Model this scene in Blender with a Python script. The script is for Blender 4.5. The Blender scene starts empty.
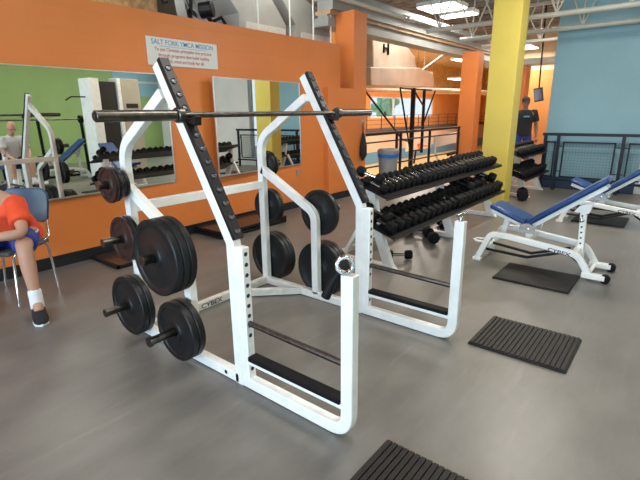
import bpy, bmesh, math, random
from mathutils import Vector, Matrix
R = math.radians
random.seed(7)
sc = bpy.context.scene
COL = sc.collection

# ------------------------------------------------------------------ camera, world, light, exposure
cam_d = bpy.data.cameras.new('camera'); cam = bpy.data.objects.new('camera', cam_d); COL.objects.link(cam)
cam_d.sensor_width = 36.0; cam_d.lens = 446.69 * 36 / 640; cam_d.clip_start = 0.05; cam_d.clip_end = 300
rt = Vector((0.62850306, -0.77771401, -0.01203415)); up = Vector((0.22036367, 0.16320445, 0.96166738)); fw = Vector((0.74593818, 0.60706278, -0.27395441))
cam.matrix_world = Matrix(((rt.x, up.x, -fw.x, 0), (rt.y, up.y, -fw.y, 0), (rt.z, up.z, -fw.z, 1.44), (0, 0, 0, 1)))
sc.camera = cam
sc.view_settings.view_transform = 'Standard'; sc.view_settings.look = 'None'
sc.view_settings.gamma = 1.0; sc.view_settings.exposure = 0.0; sc.view_settings.use_curve_mapping = False
sc.cycles.use_denoising = True
sc.cycles.max_bounces = 7; sc.cycles.diffuse_bounces = 4; sc.cycles.glossy_bounces = 4
sc.cycles.sample_clamp_indirect = 6.0

w = bpy.data.worlds.new('sky'); sc.world = w; w.use_nodes = True
bg = w.node_tree.nodes['Background']; bg.inputs[0].default_value = (0.72, 0.86, 1.0, 1); bg.inputs[1].default_value = 1.3

def area(name, loc, rot, sx, sy, power, color):
    d = bpy.data.lights.new(name, 'AREA'); d.shape = 'RECTANGLE'; d.size = sx; d.size_y = sy; d.energy = power; d.color = color
    o = bpy.data.objects.new(name, d); COL.objects.link(o); o.location = loc; o.rotation_euler = rot
    return o
WARM = (1.0, 0.93, 0.82); COOL = (0.62, 0.82, 1.0)
# daylight through the big windows behind and to the left of the camera, and through the window wall on the right
area('daylight_left_windows', (-4.75, 0.2, 1.75), (0, R(-90), 0), 2.2, 7.5, 540, COOL)
area('daylight_right_window', (9.4, -2.65, 1.7), (0, R(90), 0), 2.4, 1.4, 70, (0.88, 0.95, 1.0))
# ceiling fluorescent panels and added fill lamps: list used again by the fixture builder
PANELS = [(9.48, 4.40, 3.5, .72, .76), (10.43, 4.44, 3.5, .34, .74), (2.6, 1.2, 3.55, 1.2, .6), (2.6, -2.0, 3.55, 1.2, .6), (6.0, 1.2, 3.55, 1.2, .6), (6.0, -2.0, 3.55, 1.2, .6), (-0.8, 2.2, 3.55, 1.2, .6), (15.0, 4.25, 3.25, .9, .5), (10.9, 2.75, 3.75, .5, .5), (2.4, 5.35, 3.75, 1.2, .5), (5.3, 5.05, 3.78, 1.2, .4)]  # last three added: unseen fill for the second orange column and plant room
for i, p in enumerate(PANELS):
    area('panel_light', (p[0], p[1], p[2] - 0.06), (0, 0, 0), p[3]*0.95, p[4]*0.95, [38, 18, 34, 34, 74, 60, 22, 70, 42, 18, 11][i], WARM)
GYM_PANELS = [(15.5, 8.2, 5.3), (21.0, 10.5, 4.9), (24.0, 16.0, 4.3), (30.0, 12.0, 4.6), (32.0, 16.5, 4.2), (41.0, 12.5, 4.6), (41.0, 17.0, 4.2), (17.5, 5.5, 3.6)]
for p in GYM_PANELS:
    area('gym_light', (p[0], p[1], p[2] - 0.08), (0, 0, 0), 2.4, 1.2, (430 if p[0] > 16 else 110) if p[2] > 4 else 50, (1.0, 0.92, 0.80))

# ------------------------------------------------------------------ materials
def mat(name, col, rough=0.5, metal=0.0, noise=0.0, nscale=8.0, bump=0.0, bscale=60.0, emit=None, spec=0.5, coat=0.0, col2=None):
    m = bpy.data.materials.new(name); m.use_nodes = True
    nt = m.node_tree; b = nt.nodes['Principled BSDF']
    b.inputs['Base Color'].default_value = (*col, 1); b.inputs['Roughness'].default_value = rough; b.inputs['Metallic'].default_value = metal
    b.inputs['Specular IOR Level'].default_value = spec
    if coat: b.inputs['Coat Weight'].default_value = coat; b.inputs['Coat Roughness'].default_value = 0.15
    tc = nt.nodes.new('ShaderNodeTexCoord')
    if noise or col2:
        n = nt.nodes.new('ShaderNodeTexNoise'); n.inputs['Scale'].default_value = nscale; n.inputs['Detail'].default_value = 5
        nt.links.new(tc.outputs['Object'], n.inputs['Vector'])
        r = nt.nodes.new('ShaderNodeValToRGB')
        c2 = col2 or tuple(max(0, c * (1 - noise)) for c in col); c1 = col if col2 else tuple(min(1, c * (1 + noise * 0.6)) for c in col)
        r.color_ramp.elements[0].position = 0.35; r.color_ramp.elements[1].position = 0.65
        r.color_ramp.elements[0].color = (*c2, 1); r.color_ramp.elements[1].color = (*c1, 1)
        nt.links.new(n.outputs['Fac'], r.inputs['Fac']); nt.links.new(r.outputs['Color'], b.inputs['Base Color'])
    if bump:
        n2 = nt.nodes.new('ShaderNodeTexNoise'); n2.inputs['Scale'].default_value = bscale
        nt.links.new(tc.outputs['Object'], n2.inputs['Vector'])
        bp = nt.nodes.new('ShaderNodeBump'); bp.inputs['Strength'].default_value = bump; bp.inputs['Distance'].default_value = 0.01
        nt.links.new(n2.outputs['Fac'], bp.inputs['Height']); nt.links.new(bp.outputs['Normal'], b.inputs['Normal'])
    if emit:
        b.inputs['Emission Color'].default_value = (*emit[0], 1); b.inputs['Emission Strength'].default_value = emit[1]
    return m

def block_wall(name, col, rough=0.45, amt=0.25):
    """painted concrete block: brick pattern in the bump, faint joints"""
    m = mat(name, col, rough, noise=0.06, nscale=1.3); nt = m.node_tree; b = nt.nodes['Principled BSDF']
    tc = nt.nodes.new('ShaderNodeTexCoord'); mp = nt.nodes.new('ShaderNodeMapping')
    sep = nt.nodes.new('ShaderNodeSeparateXYZ'); cmb = nt.nodes.new('ShaderNodeCombineXYZ'); add = nt.nodes.new('ShaderNodeMath'); add.operation = 'ADD'
    nt.links.new(tc.outputs['Object'], sep.inputs[0]); nt.links.new(sep.outputs['X'], add.inputs[0]); nt.links.new(sep.outputs['Y'], add.inputs[1])
    nt.links.new(add.outputs[0], cmb.inputs['X']); nt.links.new(sep.outputs['Z'], cmb.inputs['Y'])
    br = nt.nodes.new('ShaderNodeTexBrick'); br.inputs['Scale'].default_value = 1.0; br.inputs['Brick Width'].default_value = 0.4; br.inputs['Row Height'].default_value = 0.2
    br.inputs['Mortar Size'].default_value = 0.006; br.inputs['Mortar Smooth'].default_value = 0.4
    nt.links.new(cmb.outputs[0], br.inputs['Vector'])
    bp = nt.nodes.new('ShaderNodeBump'); bp.invert = True; bp.inputs['Strength'].default_value = amt; bp.inputs['Distance'].default_value = 0.006
    nt.links.new(br.outputs['Fac'], bp.inputs['Height']); nt.links.new(bp.outputs['Normal'], b.inputs['Normal'])
    return m

M = {}
M['orange'] = block_wall('orange_block_paint', (0.76, 0.215, 0.045))
M['orange_smooth'] = mat('orange_paint', (0.76, 0.22, 0.05), 0.42, noise=0.05, nscale=2)
M['orange_far'] = mat('orange_gym_paint', (0.80, 0.32, 0.09), 0.6, noise=0.05, nscale=1)
M['blue_wall'] = block_wall('blue_block_paint', (0.25, 0.44, 0.51), 0.5)
M['green'] = block_wall('green_block_paint', (0.27, 0.40, 0.13), 0.5)
M['yellow'] = mat('yellow_paint', (0.62, 0.49, 0.085), 0.45, noise=0.04, nscale=3, bump=0.06, bscale=40)
M['pale_wall'] = mat('pale_grey_paint', (0.74, 0.73, 0.72), 0.6, noise=0.05, nscale=2)
M['base_black'] = mat('black_vinyl_baseboard', (0.012, 0.013, 0.016), 0.35)
M['base_navy'] = mat('navy_vinyl_baseboard', (0.018, 0.04, 0.09), 0.4)
M['ceiling'] = mat('grey_deck_paint', (0.30, 0.29, 0.26), 0.7, noise=0.3, nscale=3, bump=0.3, bscale=9)
M['beam'] = mat('grey_steel_paint', (0.36, 0.37, 0.36), 0.5, noise=0.08, nscale=3)
M['beam_tan'] = mat('tan_timber', (0.55, 0.36, 0.20), 0.6, noise=0.15, nscale=4)
M['joist'] = mat('cream_joist_paint', (0.60, 0.58, 0.50), 0.45, noise=0.06, nscale=5)
M['osb'] = mat('chipboard', (0.55, 0.36, 0.17), 0.7, nscale=14, col2=(0.34, 0.20, 0.08), bump=0.2, bscale=50)
M['dark_deck'] = mat('grey_brown_panel', (0.20, 0.185, 0.165), 0.7, noise=0.2, nscale=4)
M['duct'] = mat('grey_duct_board', (0.44, 0.45, 0.42), 0.55, noise=0.08, nscale=3)
M['duct_tan'] = mat('beige_duct_cover', (0.56, 0.53, 0.49), 0.6, noise=0.1, nscale=2)
M['lamp'] = mat('lamp_diffuser', (0.9, 0.9, 0.88), 0.5, emit=((1.0, 0.96, 0.9), 6.0))
M['white'] = mat('white_powder_coat', (0.88, 0.88, 0.85), 0.28, noise=0.06, nscale=9, coat=0.3)
M['white_worn'] = mat('white_scuffed_coat', (0.76, 0.76, 0.71), 0.33, nscale=22, col2=(0.66, 0.65, 0.60), coat=0.2)
M['black_metal'] = mat('black_satin_metal', (0.010, 0.010, 0.011), 0.42, noise=0.2, nscale=20, spec=0.3)
M['iron'] = mat('black_iron_plate', (0.008, 0.009, 0.010), 0.42, noise=0.25, nscale=25, bump=0.1, bscale=120, spec=0.32)
M['iron_red'] = mat('worn_brown_iron_plate', (0.026, 0.011, 0.010), 0.45, noise=0.3, nscale=20, bump=0.15, bscale=90, spec=0.35)
M['rubber'] = mat('black_rubber', (0.007, 0.007, 0.008), 0.58, noise=0.2, nscale=30, bump=0.15, bscale=80, spec=0.16)
M['mat_rubber'] = mat('ribbed_mat_rubber', (0.014, 0.011, 0.009), 0.55, noise=0.2, nscale=15, spec=0.3)
M['rail'] = mat('navy_black_rail', (0.008, 0.012, 0.022), 0.45, spec=0.35)
M['wire'] = mat('grey_wire', (0.16, 0.22, 0.27), 0.5)
M['steel'] = mat('worn_steel', (0.13, 0.12, 0.11), 0.34, metal=1.0, noise=0.25, nscale=30)
M['chrome'] = mat('chrome', (0.75, 0.75, 0.76), 0.14, metal=1.0)
M['stud'] = mat('dull_steel_stud', (0.13, 0.14, 0.15), 0.4, metal=0.8)
M['mirror'] = mat('mirror_glass', (0.80, 0.83, 0.80), 0.0, metal=1.0)
M['alu'] = mat('aluminium_channel', (0.62, 0.62, 0.60), 0.3, metal=0.9)
M['blue_vinyl'] = mat('blue_vinyl_pad', (0.008, 0.048, 0.18), 0.38, noise=0.12, nscale=10, bump=0.05, bscale=60)
M['blue_chair'] = mat('blue_chair_plastic', (0.018, 0.055, 0.13), 0.4, noise=0.1, nscale=10)
M['grey_seat'] = mat('grey_chair_seat', (0.10, 0.11, 0.12), 0.5)
M['skin'] = mat('skin', (0.50, 0.27, 0.18), 0.5, noise=0.07, nscale=9)
M['skin2'] = mat('darker_skin', (0.30, 0.16, 0.10), 0.5, noise=0.07, nscale=9)
M['shirt'] = mat('orange_red_jersey', (0.80, 0.075, 0.018), 0.75, noise=0.08, nscale=12, bump=0.15, bscale=18)
M['shorts'] = mat('royal_blue_shorts', (0.015, 0.055, 0.32), 0.65, noise=0.12, nscale=12)
M['white_cloth'] = mat('white_cotton', (0.78, 0.78, 0.78), 0.8, noise=0.05, nscale=20)
M['black_cloth'] = mat('black_cotton', (0.015, 0.016, 0.02), 0.8, noise=0.1, nscale=15)
M['grey_cloth'] = mat('pale_grey_cotton', (0.50, 0.50, 0.50), 0.8, noise=0.1, nscale=15)
M['hair'] = mat('dark_hair', (0.03, 0.018, 0.012), 0.6)
M['eye'] = mat('eye_dark', (0.02, 0.015, 0.01), 0.2)
M['bin'] = mat('grey_bin_plastic', (0.26, 0.26, 0.26), 0.5, noise=0.05, nscale=6)
M['bin_bag'] = mat('blue_bin_liner', (0.02, 0.16, 0.50), 0.35)
M['sign'] = mat('sign_board_white', (0.74, 0.72, 0.66), 0.30)
M['ink_blue'] = mat('sign_blue_ink', (0.10, 0.28, 0.50), 0.4)
M['ink_red'] = mat('sign_red_ink', (0.50, 0.07, 0.13), 0.4)
M['ink_dark'] = mat('dark_logo_ink', (0.02, 0.025, 0.05), 0.4)
M['gym_floor'] = mat('maple_court', (0.72, 0.45, 0.17), 0.3, noise=0.08, nscale=2)
M['gym_lower'] = mat('gym_lower_wall', (0.62, 0.45, 0.33), 0.6, noise=0.06, nscale=1)
M['gym_upper'] = mat('tan_roof_deck', (0.80, 0.62, 0.38), 0.7, noise=0.15, nscale=3)
M['gym_pad'] = mat('gym_blue_band', (0.10, 0.26, 0.42), 0.6)
M['leaf'] = mat('tree_leaf', (0.30, 0.62, 0.40), 0.6, noise=0.3, nscale=2)
M['bark'] = mat('bark', (0.12, 0.08, 0.05), 0.9)
M['track'] = mat('dark_track_edge', (0.06, 0.06, 0.07), 0.6)
M['backboard'] = mat('pale_backboard', (0.62, 0.62, 0.58), 0.25)
M['hoop_red'] = mat('hoop_red', (0.75, 0.10, 0.03), 0.4)
M['screen'] = mat('dark_screen', (0.05, 0.03, 0.03), 0.15)
M['stack_dark'] = mat('weight_stack', (0.03, 0.03, 0.03), 0.4)
M['shroud'] = mat('beige_shroud', (0.46, 0.42, 0.33), 0.45, noise=0.05, nscale=5)

def glass_mat():
    m = bpy.data.materials.new('clear_window_glass'); m.use_nodes = True; nt = m.node_tree
    for n in list(nt.nodes): nt.nodes.remove(n)
    out = nt.nodes.new('ShaderNodeOutputMaterial'); mx = nt.nodes.new('ShaderNodeMixShader'); tr = nt.nodes.new('ShaderNodeBsdfTransparent'); gl = nt.nodes.new('ShaderNodeBsdfGlossy')
    gl.inputs['Roughness'].default_value = 0.02; mx.inputs[0].default_value = 0.08
    nt.links.new(tr.outputs[0], mx.inputs[1]); nt.links.new(gl.outputs[0], mx.inputs[2]); nt.links.new(mx.outputs[0], out.inputs[0])
    return m
M['glass'] = glass_mat()

def floor_mat():
    m = mat('grey_sheet_vinyl', (0.2, 0.185, 0.17), 0.36, spec=0.5); nt = m.node_tree; b = nt.nodes['Principled BSDF']
    tc = nt.nodes.new('ShaderNodeTexCoord'); mp = nt.nodes.new('ShaderNodeMapping'); mp.inputs['Scale'].default_value = (1.0, 2.2, 1); mp.inputs['Rotation'].default_value = (0, 0, R(25))
    n = nt.nodes.new('ShaderNodeTexNoise'); n.inputs['Scale'].default_value = 2.2; n.inputs['Detail'].default_value = 9; n.inputs['Roughness'].default_value = 0.62
    nt.links.new(tc.outputs['Object'], mp.inputs[0]); nt.links.new(mp.outputs[0], n.inputs['Vector'])
    r = nt.nodes.new('ShaderNodeValToRGB'); e = r.color_ramp.elements; e[0].position = 0.3; e[0].color = (0.150, 0.138, 0.124, 1); e[1].position = 0.7; e[1].color = (0.205, 0.191, 0.174, 1)
    nt.links.new(n.outputs['Fac'], r.inputs['Fac'])
    # pale scuff streaks
    mp2 = nt.nodes.new('ShaderNodeMapping'); mp2.inputs['Scale'].default_value = (1.2, 9, 1); mp2.inputs['Rotation'].default_value = (0, 0, R(-38))
    n2 = nt.nodes.new('ShaderNodeTexNoise'); n2.inputs['Scale'].default_value = 1.6; n2.inputs['Detail'].default_value = 6
    nt.links.new(tc.outputs['Object'], mp2.inputs[0]); nt.links.new(mp2.outputs[0], n2.inputs['Vector'])
    r2 = nt.nodes.new('ShaderNodeValToRGB'); e = r2.color_ramp.elements; e[0].position = 0.60; e[0].color = (0, 0, 0, 1); e[1].position = 0.80; e[1].color = (0.55, 0.55, 0.55, 1)
    nt.links.new(n2.outputs['Fac'], r2.inputs['Fac'])
    mx = nt.nodes.new('ShaderNodeMix'); mx.data_type = 'RGBA'; mx.inputs[7].default_value = (0.26, 0.25, 0.235, 1)
    nt.links.new(r2.outputs['Color'], mx.inputs[0]); nt.links.new(r.outputs['Color'], mx.inputs[6]); nt.links.new(mx.outputs[2], b.inputs['Base Color'])
    mr = nt.nodes.new('ShaderNodeMapRange'); mr.inputs[3].default_value = 0.28; mr.inputs[4].default_value = 0.46
    nt.links.new(n.outputs['Fac'], mr.inputs[0]); nt.links.new(mr.outputs[0], b.inputs['Roughness'])
    return m
M['floor'] = floor_mat()

# ------------------------------------------------------------------ mesh helpers
class MB:
    def __init__(s): s.bm = bmesh.new()
    def _xf(s, vs, mtx):
        bmesh.ops.transform(s.bm, matrix=mtx, verts=vs)
    def box(s, x0, x1, y0, y1, z0, z1):
        r = bmesh.ops.create_cube(s.bm, size=1.0)
        s._xf(r['verts'], Matrix.Translation(((x0+x1)/2, (y0+y1)/2, (z0+z1)/2)) @ Matrix.Diagonal((abs(x1-x0), abs(y1-y0), abs(z1-z0), 1)))
        return s
    def bar(s, a, b, w, h, upv=(0, 0, 1)):
        """box beam from a to b, w across, h along upv"""
        a, b = Vector(a), Vector(b); d = (b-a); L = d.length; d.normalize()
        u = Vector(upv); sd = d.cross(u)
        if sd.length < 1e-4: sd = d.cross(Vector((1, 0, 0)))
        sd.normalize(); u = sd.cross(d).normalized()
        m = Matrix(((sd.x, d.x, u.x, 0), (sd.y, d.y, u.y, 0), (sd.z, d.z, u.z, 0), (0, 0, 0, 1)))
        r = bmesh.ops.create_cube(s.bm, size=1.0)
        s._xf(r['verts'], Matrix.Translation((a+b)/2) @ m @ Matrix.Diagonal((w, L, h, 1)))
        return s
    def cyl(s, a, b, r1, r2=None, n=20):
        a, b = Vector(a), Vector(b); d = b-a
        q = Vector((0, 0, 1)).rotation_difference(d.normalized()).to_matrix().to_4x4()
        r = bmesh.ops.create_cone(s.bm, cap_ends=True, segments=n, radius1=r1, radius2=r1 if r2 is None else r2, depth=d.length)
        s._xf(r['verts'], Matrix.Translation((a+b)/2) @ q)
        return s
    def tube(s, pts, r, n=10, closed=False):
        pts = [Vector(p) for p in pts]; rings = []; N = len(pts)
        prev = None
        for i, p in enumerate(pts):
            if closed: t = (pts[(i+1) % N]-pts[i-1]).normalized()
            else: t = ((pts[min(i+1, N-1)]-pts[i]).normalized() + (pts[i]-pts[max(i-1, 0)]).normalized()).normalized()
            if prev is None:
                u = t.cross(Vector((0, 0, 1)));
                if u.length < 0.1: u = t.cross(Vector((1, 0, 0)))
            else: u = prev - t*prev.dot(t)
            u.normalize(); prev = u; v = t.cross(u)
            rr = r[i] if isinstance(r, (list, tuple)) else r
            rings.append([s.bm.verts.new(p + u*math.cos(2*math.pi*k/n)*rr + v*math.sin(2*math.pi*k/n)*rr) for k in range(n)])
        for i in range(N if closed else N-1):
            A, B = rings[i], rings[(i+1) % N]
            for k in range(n): s.bm.faces.new((A[k], A[(k+1) % n], B[(k+1) % n], B[k]))
        if not closed:
            s.bm.faces.new(rings[0][::-1]); s.bm.faces.new(rings[-1])
        return s
    def lathe(s, c, axis, prof, n=40):
        """prof: list of (distance along axis, radius), closed loop -> ring-shaped solid"""
        c = Vector(c); d = Vector(axis).normalized(); u = d.orthogonal().normalized(); v = d.cross(u)
        rings = []
        for (t, r) in prof:
            rings.append([s.bm.verts.new(c + d*t + (u*math.cos(2*math.pi*k/n) + v*math.sin(2*math.pi*k/n))*r) for k in range(n)])
        for i in range(len(prof)):
            A, B = rings[i], rings[(i+1) % len(prof)]
            for k in range(n): s.bm.faces.new((A[k], A[(k+1) % n], B[(k+1) % n], B[k]))
        return s
    def ribbon(s, path, x0, x1, wd, fillet=0.0, nf=6, closed=False):
        """square tube bent in the (y,z) plane between x0 and x1; wd = depth in the plane"""
        P = [Vector(p) for p in path]
        if fillet:
            Q = [P[0]]
            for i in range(1, len(P)-1):
                a = (P[i-1]-P[i]); b = (P[i+1]-P[i]); f = fillet if not isinstance(fillet, (list, tuple)) else fillet[i-1]
                if f < 1e-4: Q.append(P[i]); continue
                ang = a.angle(b); t = min(f/math.tan(ang/2), a.length*0.49, b.length*0.49)
                p0 = P[i]+a.normalized()*t; p1 = P[i]+b.normalized()*t
                for k in range(nf+1):
                    tt = k/nf; Q.append(p0*(1-tt)**2 + P[i]*2*tt*(1-tt) + p1*tt**2)
            Q.append(P[-1]); P = Q
        L = []; Rr = []
        for i, p in enumerate(P):
            t1 = (P[i]-P[i-1]).normalized() if i else (P[1]-P[0]).normalized()
            t2 = (P[i+1]-P[i]).normalized() if i < len(P)-1 else t1
            n1 = Vector((-t1.y, t1.x)); n2 = Vector((-t2.y, t2.x)); nn = (n1+n2).normalized(); k = wd/2/max(0.3, nn.dot(n1))
            L.append(p+nn*k); Rr.append(p-nn*k)
        V = [[s.bm.verts.new((x, q.x, q.y)) for (x, q) in ((x0, L[i]), (x1, L[i]), (x1, Rr[i]), (x0, Rr[i]))] for i in range(len(P))]
        for i in range(len(P)-1):
            for k in range(4): s.bm.faces.new((V[i][k], V[i][(k+1) % 4], V[i+1][(k+1) % 4], V[i+1][k]))
        s.bm.faces.new(V[0][::-1]); s.bm.faces.new(V[-1])
        return s
    def prism(s, pts, a, b, axis='x'):
        """polygon extruded; axis x: pts are (y,z); axis y: (x,z); axis z: (x,y)"""
        f = {'x': lambda p, t: (t, p[0], p[1]), 'y': lambda p, t: (p[0], t, p[1]), 'z': lambda p, t: (p[0], p[1], t)}[axis]
        A = [s.bm.verts.new(f(p, a)) for p in pts]; B = [s.bm.verts.new(f(p, b)) for p in pts]
        n = len(pts)
        s.bm.faces.new(A[::-1]); s.bm.faces.new(B)
        for i in range(n): s.bm.faces.new((A[i], A[(i+1) % n], B[(i+1) % n], B[i]))
        return s
    def ball(s, c, rx, ry=None, rz=None, seg=20, rings=12, rot=None):
        r = bmesh.ops.create_uvsphere(s.bm, u_segments=seg, v_segments=rings, radius=1.0)
        m = Matrix.Translation(c) @ (rot.to_4x4() if rot else Matrix.Identity(4)) @ Matrix.Diagonal((rx, ry or rx, rz or rx, 1))
        s._xf(r['verts'], m); return s

ORG = {}
def root(name, loc, label, cat, group=None):
    o = bpy.data.objects.new(name, None); COL.objects.link(o); o.location = loc; o.empty_display_size = 0.1
    o['label'] = label; o['category'] = cat
    if group: o['group'] = group
    ORG[o] = Vector(loc); return o
def org(p):
    while p is not None:
        if p in ORG: return ORG[p]
        p = p.parent
    return Vector((0, 0, 0))
def part(name, mb, m, parent=None, bevel=0.0, smooth=True, label=None, origin=None):
    bm = mb.bm
    bmesh.ops.recalc_face_normals(bm, faces=bm.faces)
    o0 = Vector(origin) if origin is not None else org(parent)
    bmesh.ops.translate(bm, vec=-o0, verts=bm.verts)
    me = bpy.data.meshes.new(name); bm.to_mesh(me); bm.free()
    me.materials.append(M[m] if isinstance(m, str) else m)
    o = bpy.data.objects.new(name, me); COL.objects.link(o)
    if parent is not None: o.parent = parent
    else: o.location = o0; ORG[o] = o0
    if smooth:
        for p in me.polygons: p.use_smooth = True
        me.set_sharp_from_angle(angle=R(38))
    if bevel:
        b = o.modifiers.new('bevel', 'BEVEL'); b.width = bevel; b.segments = 2; b.limit_method = 'ANGLE'; b.angle_limit = R(50)
        b.harden_normals = False
    if label: o['label'] = label
    return o
def thing(name, mb, m, loc, label, cat, group=None, **k):
    o = part(name, mb, m, None, origin=loc, **k); o['label'] = label; o['category'] = cat
    if group: o['group'] = group
    return o
def struct(name, mb, m, parent=None, bevel=0.0):
    o = part(name, mb, m, parent, bevel=bevel, smooth=False)
    if parent is None: o['kind'] = 'structure'
    return o
def copy_thing(r, loc, rotz=None, label=None, group=None):
    def cp(o, par):
        c = o.copy(); COL.objects.link(c); c.parent = par
        for ch in kids.get(o, []): cp(ch, c)
        return c
    kids = {}
    def walk(o):
        for ch in o.children:
            kids.setdefault(o, []).append(ch); walk(ch)
    walk(r)
    c = cp(r, None); c.location = loc
    if rotz is not None: c.rotation_euler = (c.rotation_euler.x, c.rotation_euler.y, rotz)
    if label: c['label'] = label
    if group: c['group'] = group
    return c
def text_mesh(name, body, size, mtx, m, parent, align='LEFT', extrude=0.0008, xs=1.0):
    cu = bpy.data.curves.new('txt', 'FONT'); cu.body = body; cu.size = size; cu.extrude = extrude; cu.align_x = align; cu.offset = 0.0006
    t = bpy.data.objects.new('txt', cu); COL.objects.link(t)
    bpy.context.view_layer.update()
    me = bpy.data.meshes.new_from_object(t.evaluated_get(bpy.context.evaluated_depsgraph_get()))
    bpy.data.objects.remove(t)
    me.name = name; me.transform(Matrix.Diagonal((xs, 1, 1, 1))); me.transform(mtx); me.transform(Matrix.Translation(-org(parent)))
    me.materials.clear(); me.materials.append(M[m])
    o = bpy.data.objects.new(name, me); COL.objects.link(o); o.parent = parent
    return o
def face_mtx(origin, right, upv):
    r = Vector(right); u = Vector(upv); n = r.cross(u)
    return Matrix(((r.x, u.x, n.x, origin[0]), (r.y, u.y, n.y, origin[1]), (r.z, u.z, n.z, origin[2]), (0, 0, 0, 1)))

# ------------------------------------------------------------------ the setting
WY = 4.67
struct('floor', MB().box(-5, 16.0, -5.0, WY+0.2, -0.2, 0.0), 'floor')
struct('floor', MB().box(-1.0, 7.0, WY+0.2, 8.2, -0.2, 0.0), 'floor')            # plant room behind the low wall
struct('floor', MB().box(7.0, 60, WY+0.2, 21.8, -2.9, -2.7), 'gym_floor')
wl = MB().prism([(-5, 0), (6.62, 0), (6.62, 1.83), (6.32, 1.83), (6.32, 2.5), (-5, 2.5)], WY, WY+0.2, 'y')
struct('wall_left', wl, 'orange')
struct('wall_left', MB().box(5.88, 6.98, WY-0.085, WY+0.12, 0, 1.83), 'orange_smooth')
col1 = struct('trim_1', MB().box(6.60, 6.98, WY-0.08, WY+0.30, 1.83, 3.05), 'orange_smooth')
bb = MB().box(-5, 5.88, WY-0.012, WY, 0, 0.115).box(5.88, 6.992, WY-0.097, WY-0.085, 0, 0.115)
struct('baseboard_left', bb, 'base_black')
struct('wall_plant_room', MB().box(-1.0, 3.95, 6.1, 6.3, 0, 3.9), 'osb')
struct('wall_plant_room', MB().box(3.9, 7.0, 7.2, 7.4, 0, 3.9), 'dark_deck')
# blue wall on the right
struct('wall_right', MB().box(9.45, 9.75, 0.62, 2.14, 0, 4.0), 'blue_wall')
struct('baseboard_right', MB().box(9.43, 9.45, 0.62, 2.14, 0, 0.22).box(9.43, 9.75, 2.14, 2.152, 0, 0.22), 'base_navy')
# window wall beyond the blue wall, to the right of the frame (the mirror shows it)
ww = MB()
for (a, b) in ((0.05, 0.62), (-3.4, -1.9)): ww.box(9.5, 9.7, a, b, 0, 0.25).box(9.5, 9.7, a, b, 3.05, 4.0)
ww.box(9.5, 9.7, -5.0, -3.4, 0, 4.0).box(9.5, 9.7, -1.9, 0.05, 0, 4.0)
struct('wall_right', ww, 'pale_wall')
for k, (a, b) in enumerate(((0.05, 0.62), (-3.4, -1.9))):
    wf = struct('window_%d' % (1+k*3), MB().box(9.56, 9.62, a, a+0.05, .25, 3.05).box(9.56, 9.62, b-0.05, b, .25, 3.05).box(9.56, 9.62, a, b, .25, .31).box(9.56, 9.62, a, b, 2.99, 3.05), 'alu')
    part('pane', MB().box(9.585, 9.595, a+0.05, b-0.05, .31, 2.99), 'glass', wf)
# green wall and window wall behind the camera
struct('wall_back', MB().box(-5, 7.9, -5.0, -4.8, 0, 2.75).box(7.9, 9.5, -5.0, -4.8, 0, 1.95), 'green')
struct('wall_back', MB().box(7.9, 9.5, -5.0, -4.8, 1.95, 4.0), 'blue_wall')
struct('wall_back', MB().box(-5, 7.9, -5.0, -4.8, 2.75, 4.0), 'yellow')
struct('trim_7', MB().box(7.9, 9.5, -4.8, -4.77, 2.35, 2.42), 'joist')
lw = MB().box(-5.2, -5.0, -5, -4.2, 0, 4.0).box(-5.2, -5.0, 4.3, 4.87, 0, 4.0).box(-5.2, -5.0, -4.2, 4.3, 0, 0.6).box(-5.2, -5.0, -4.2, 4.3, 3.0, 4.0)
struct('wall_front', lw, 'pale_wall')
wf = MB()
for y in (-4.2, -2.1, 0.0, 2.15, 4.24): wf.box(-5.14, -5.06, y, y+0.06, 0.6, 3.0)
wf.box(-5.14, -5.06, -4.2, 4.3, 0.6, 0.66).box(-5.14, -5.06, -4.2, 4.3, 2.94, 3.0)
wf = struct('window_2', wf, 'alu')
part('pane', MB().box(-5.105, -5.095, -4.14, 4.24, .66, 2.94), 'glass', wf)
# ceiling with shallow corrugation
cb = MB()
k = 0; y = -5.0
pts = []
x = -5.2
while x < 17.0:
    pts += [(x, 3.90), (x+0.08, 3.90), (x+0.12, 3.95), (x+0.26, 3.95)]; x += 0.30
pts = pts + [(x, 4.05), (-5.2, 4.05)]
cb.prism(pts, -5.2, 7.8, 'y')
struct('ceiling', cb, 'ceiling')
# hallway beyond the blue wall
struct('wall_far', MB().box(16.0, 16.2, 2.14, 4.9, 0, 2.65), 'orange_far')
struct('wall_far', MB().box(16.0, 16.2, 2.14, 4.9, 2.65, 4.0), 'gym_upper')
struct('wall_hall', MB().box(9.75, 16.2, 2.0, 2.14, 0, 4.0), 'pale_wall')
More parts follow.
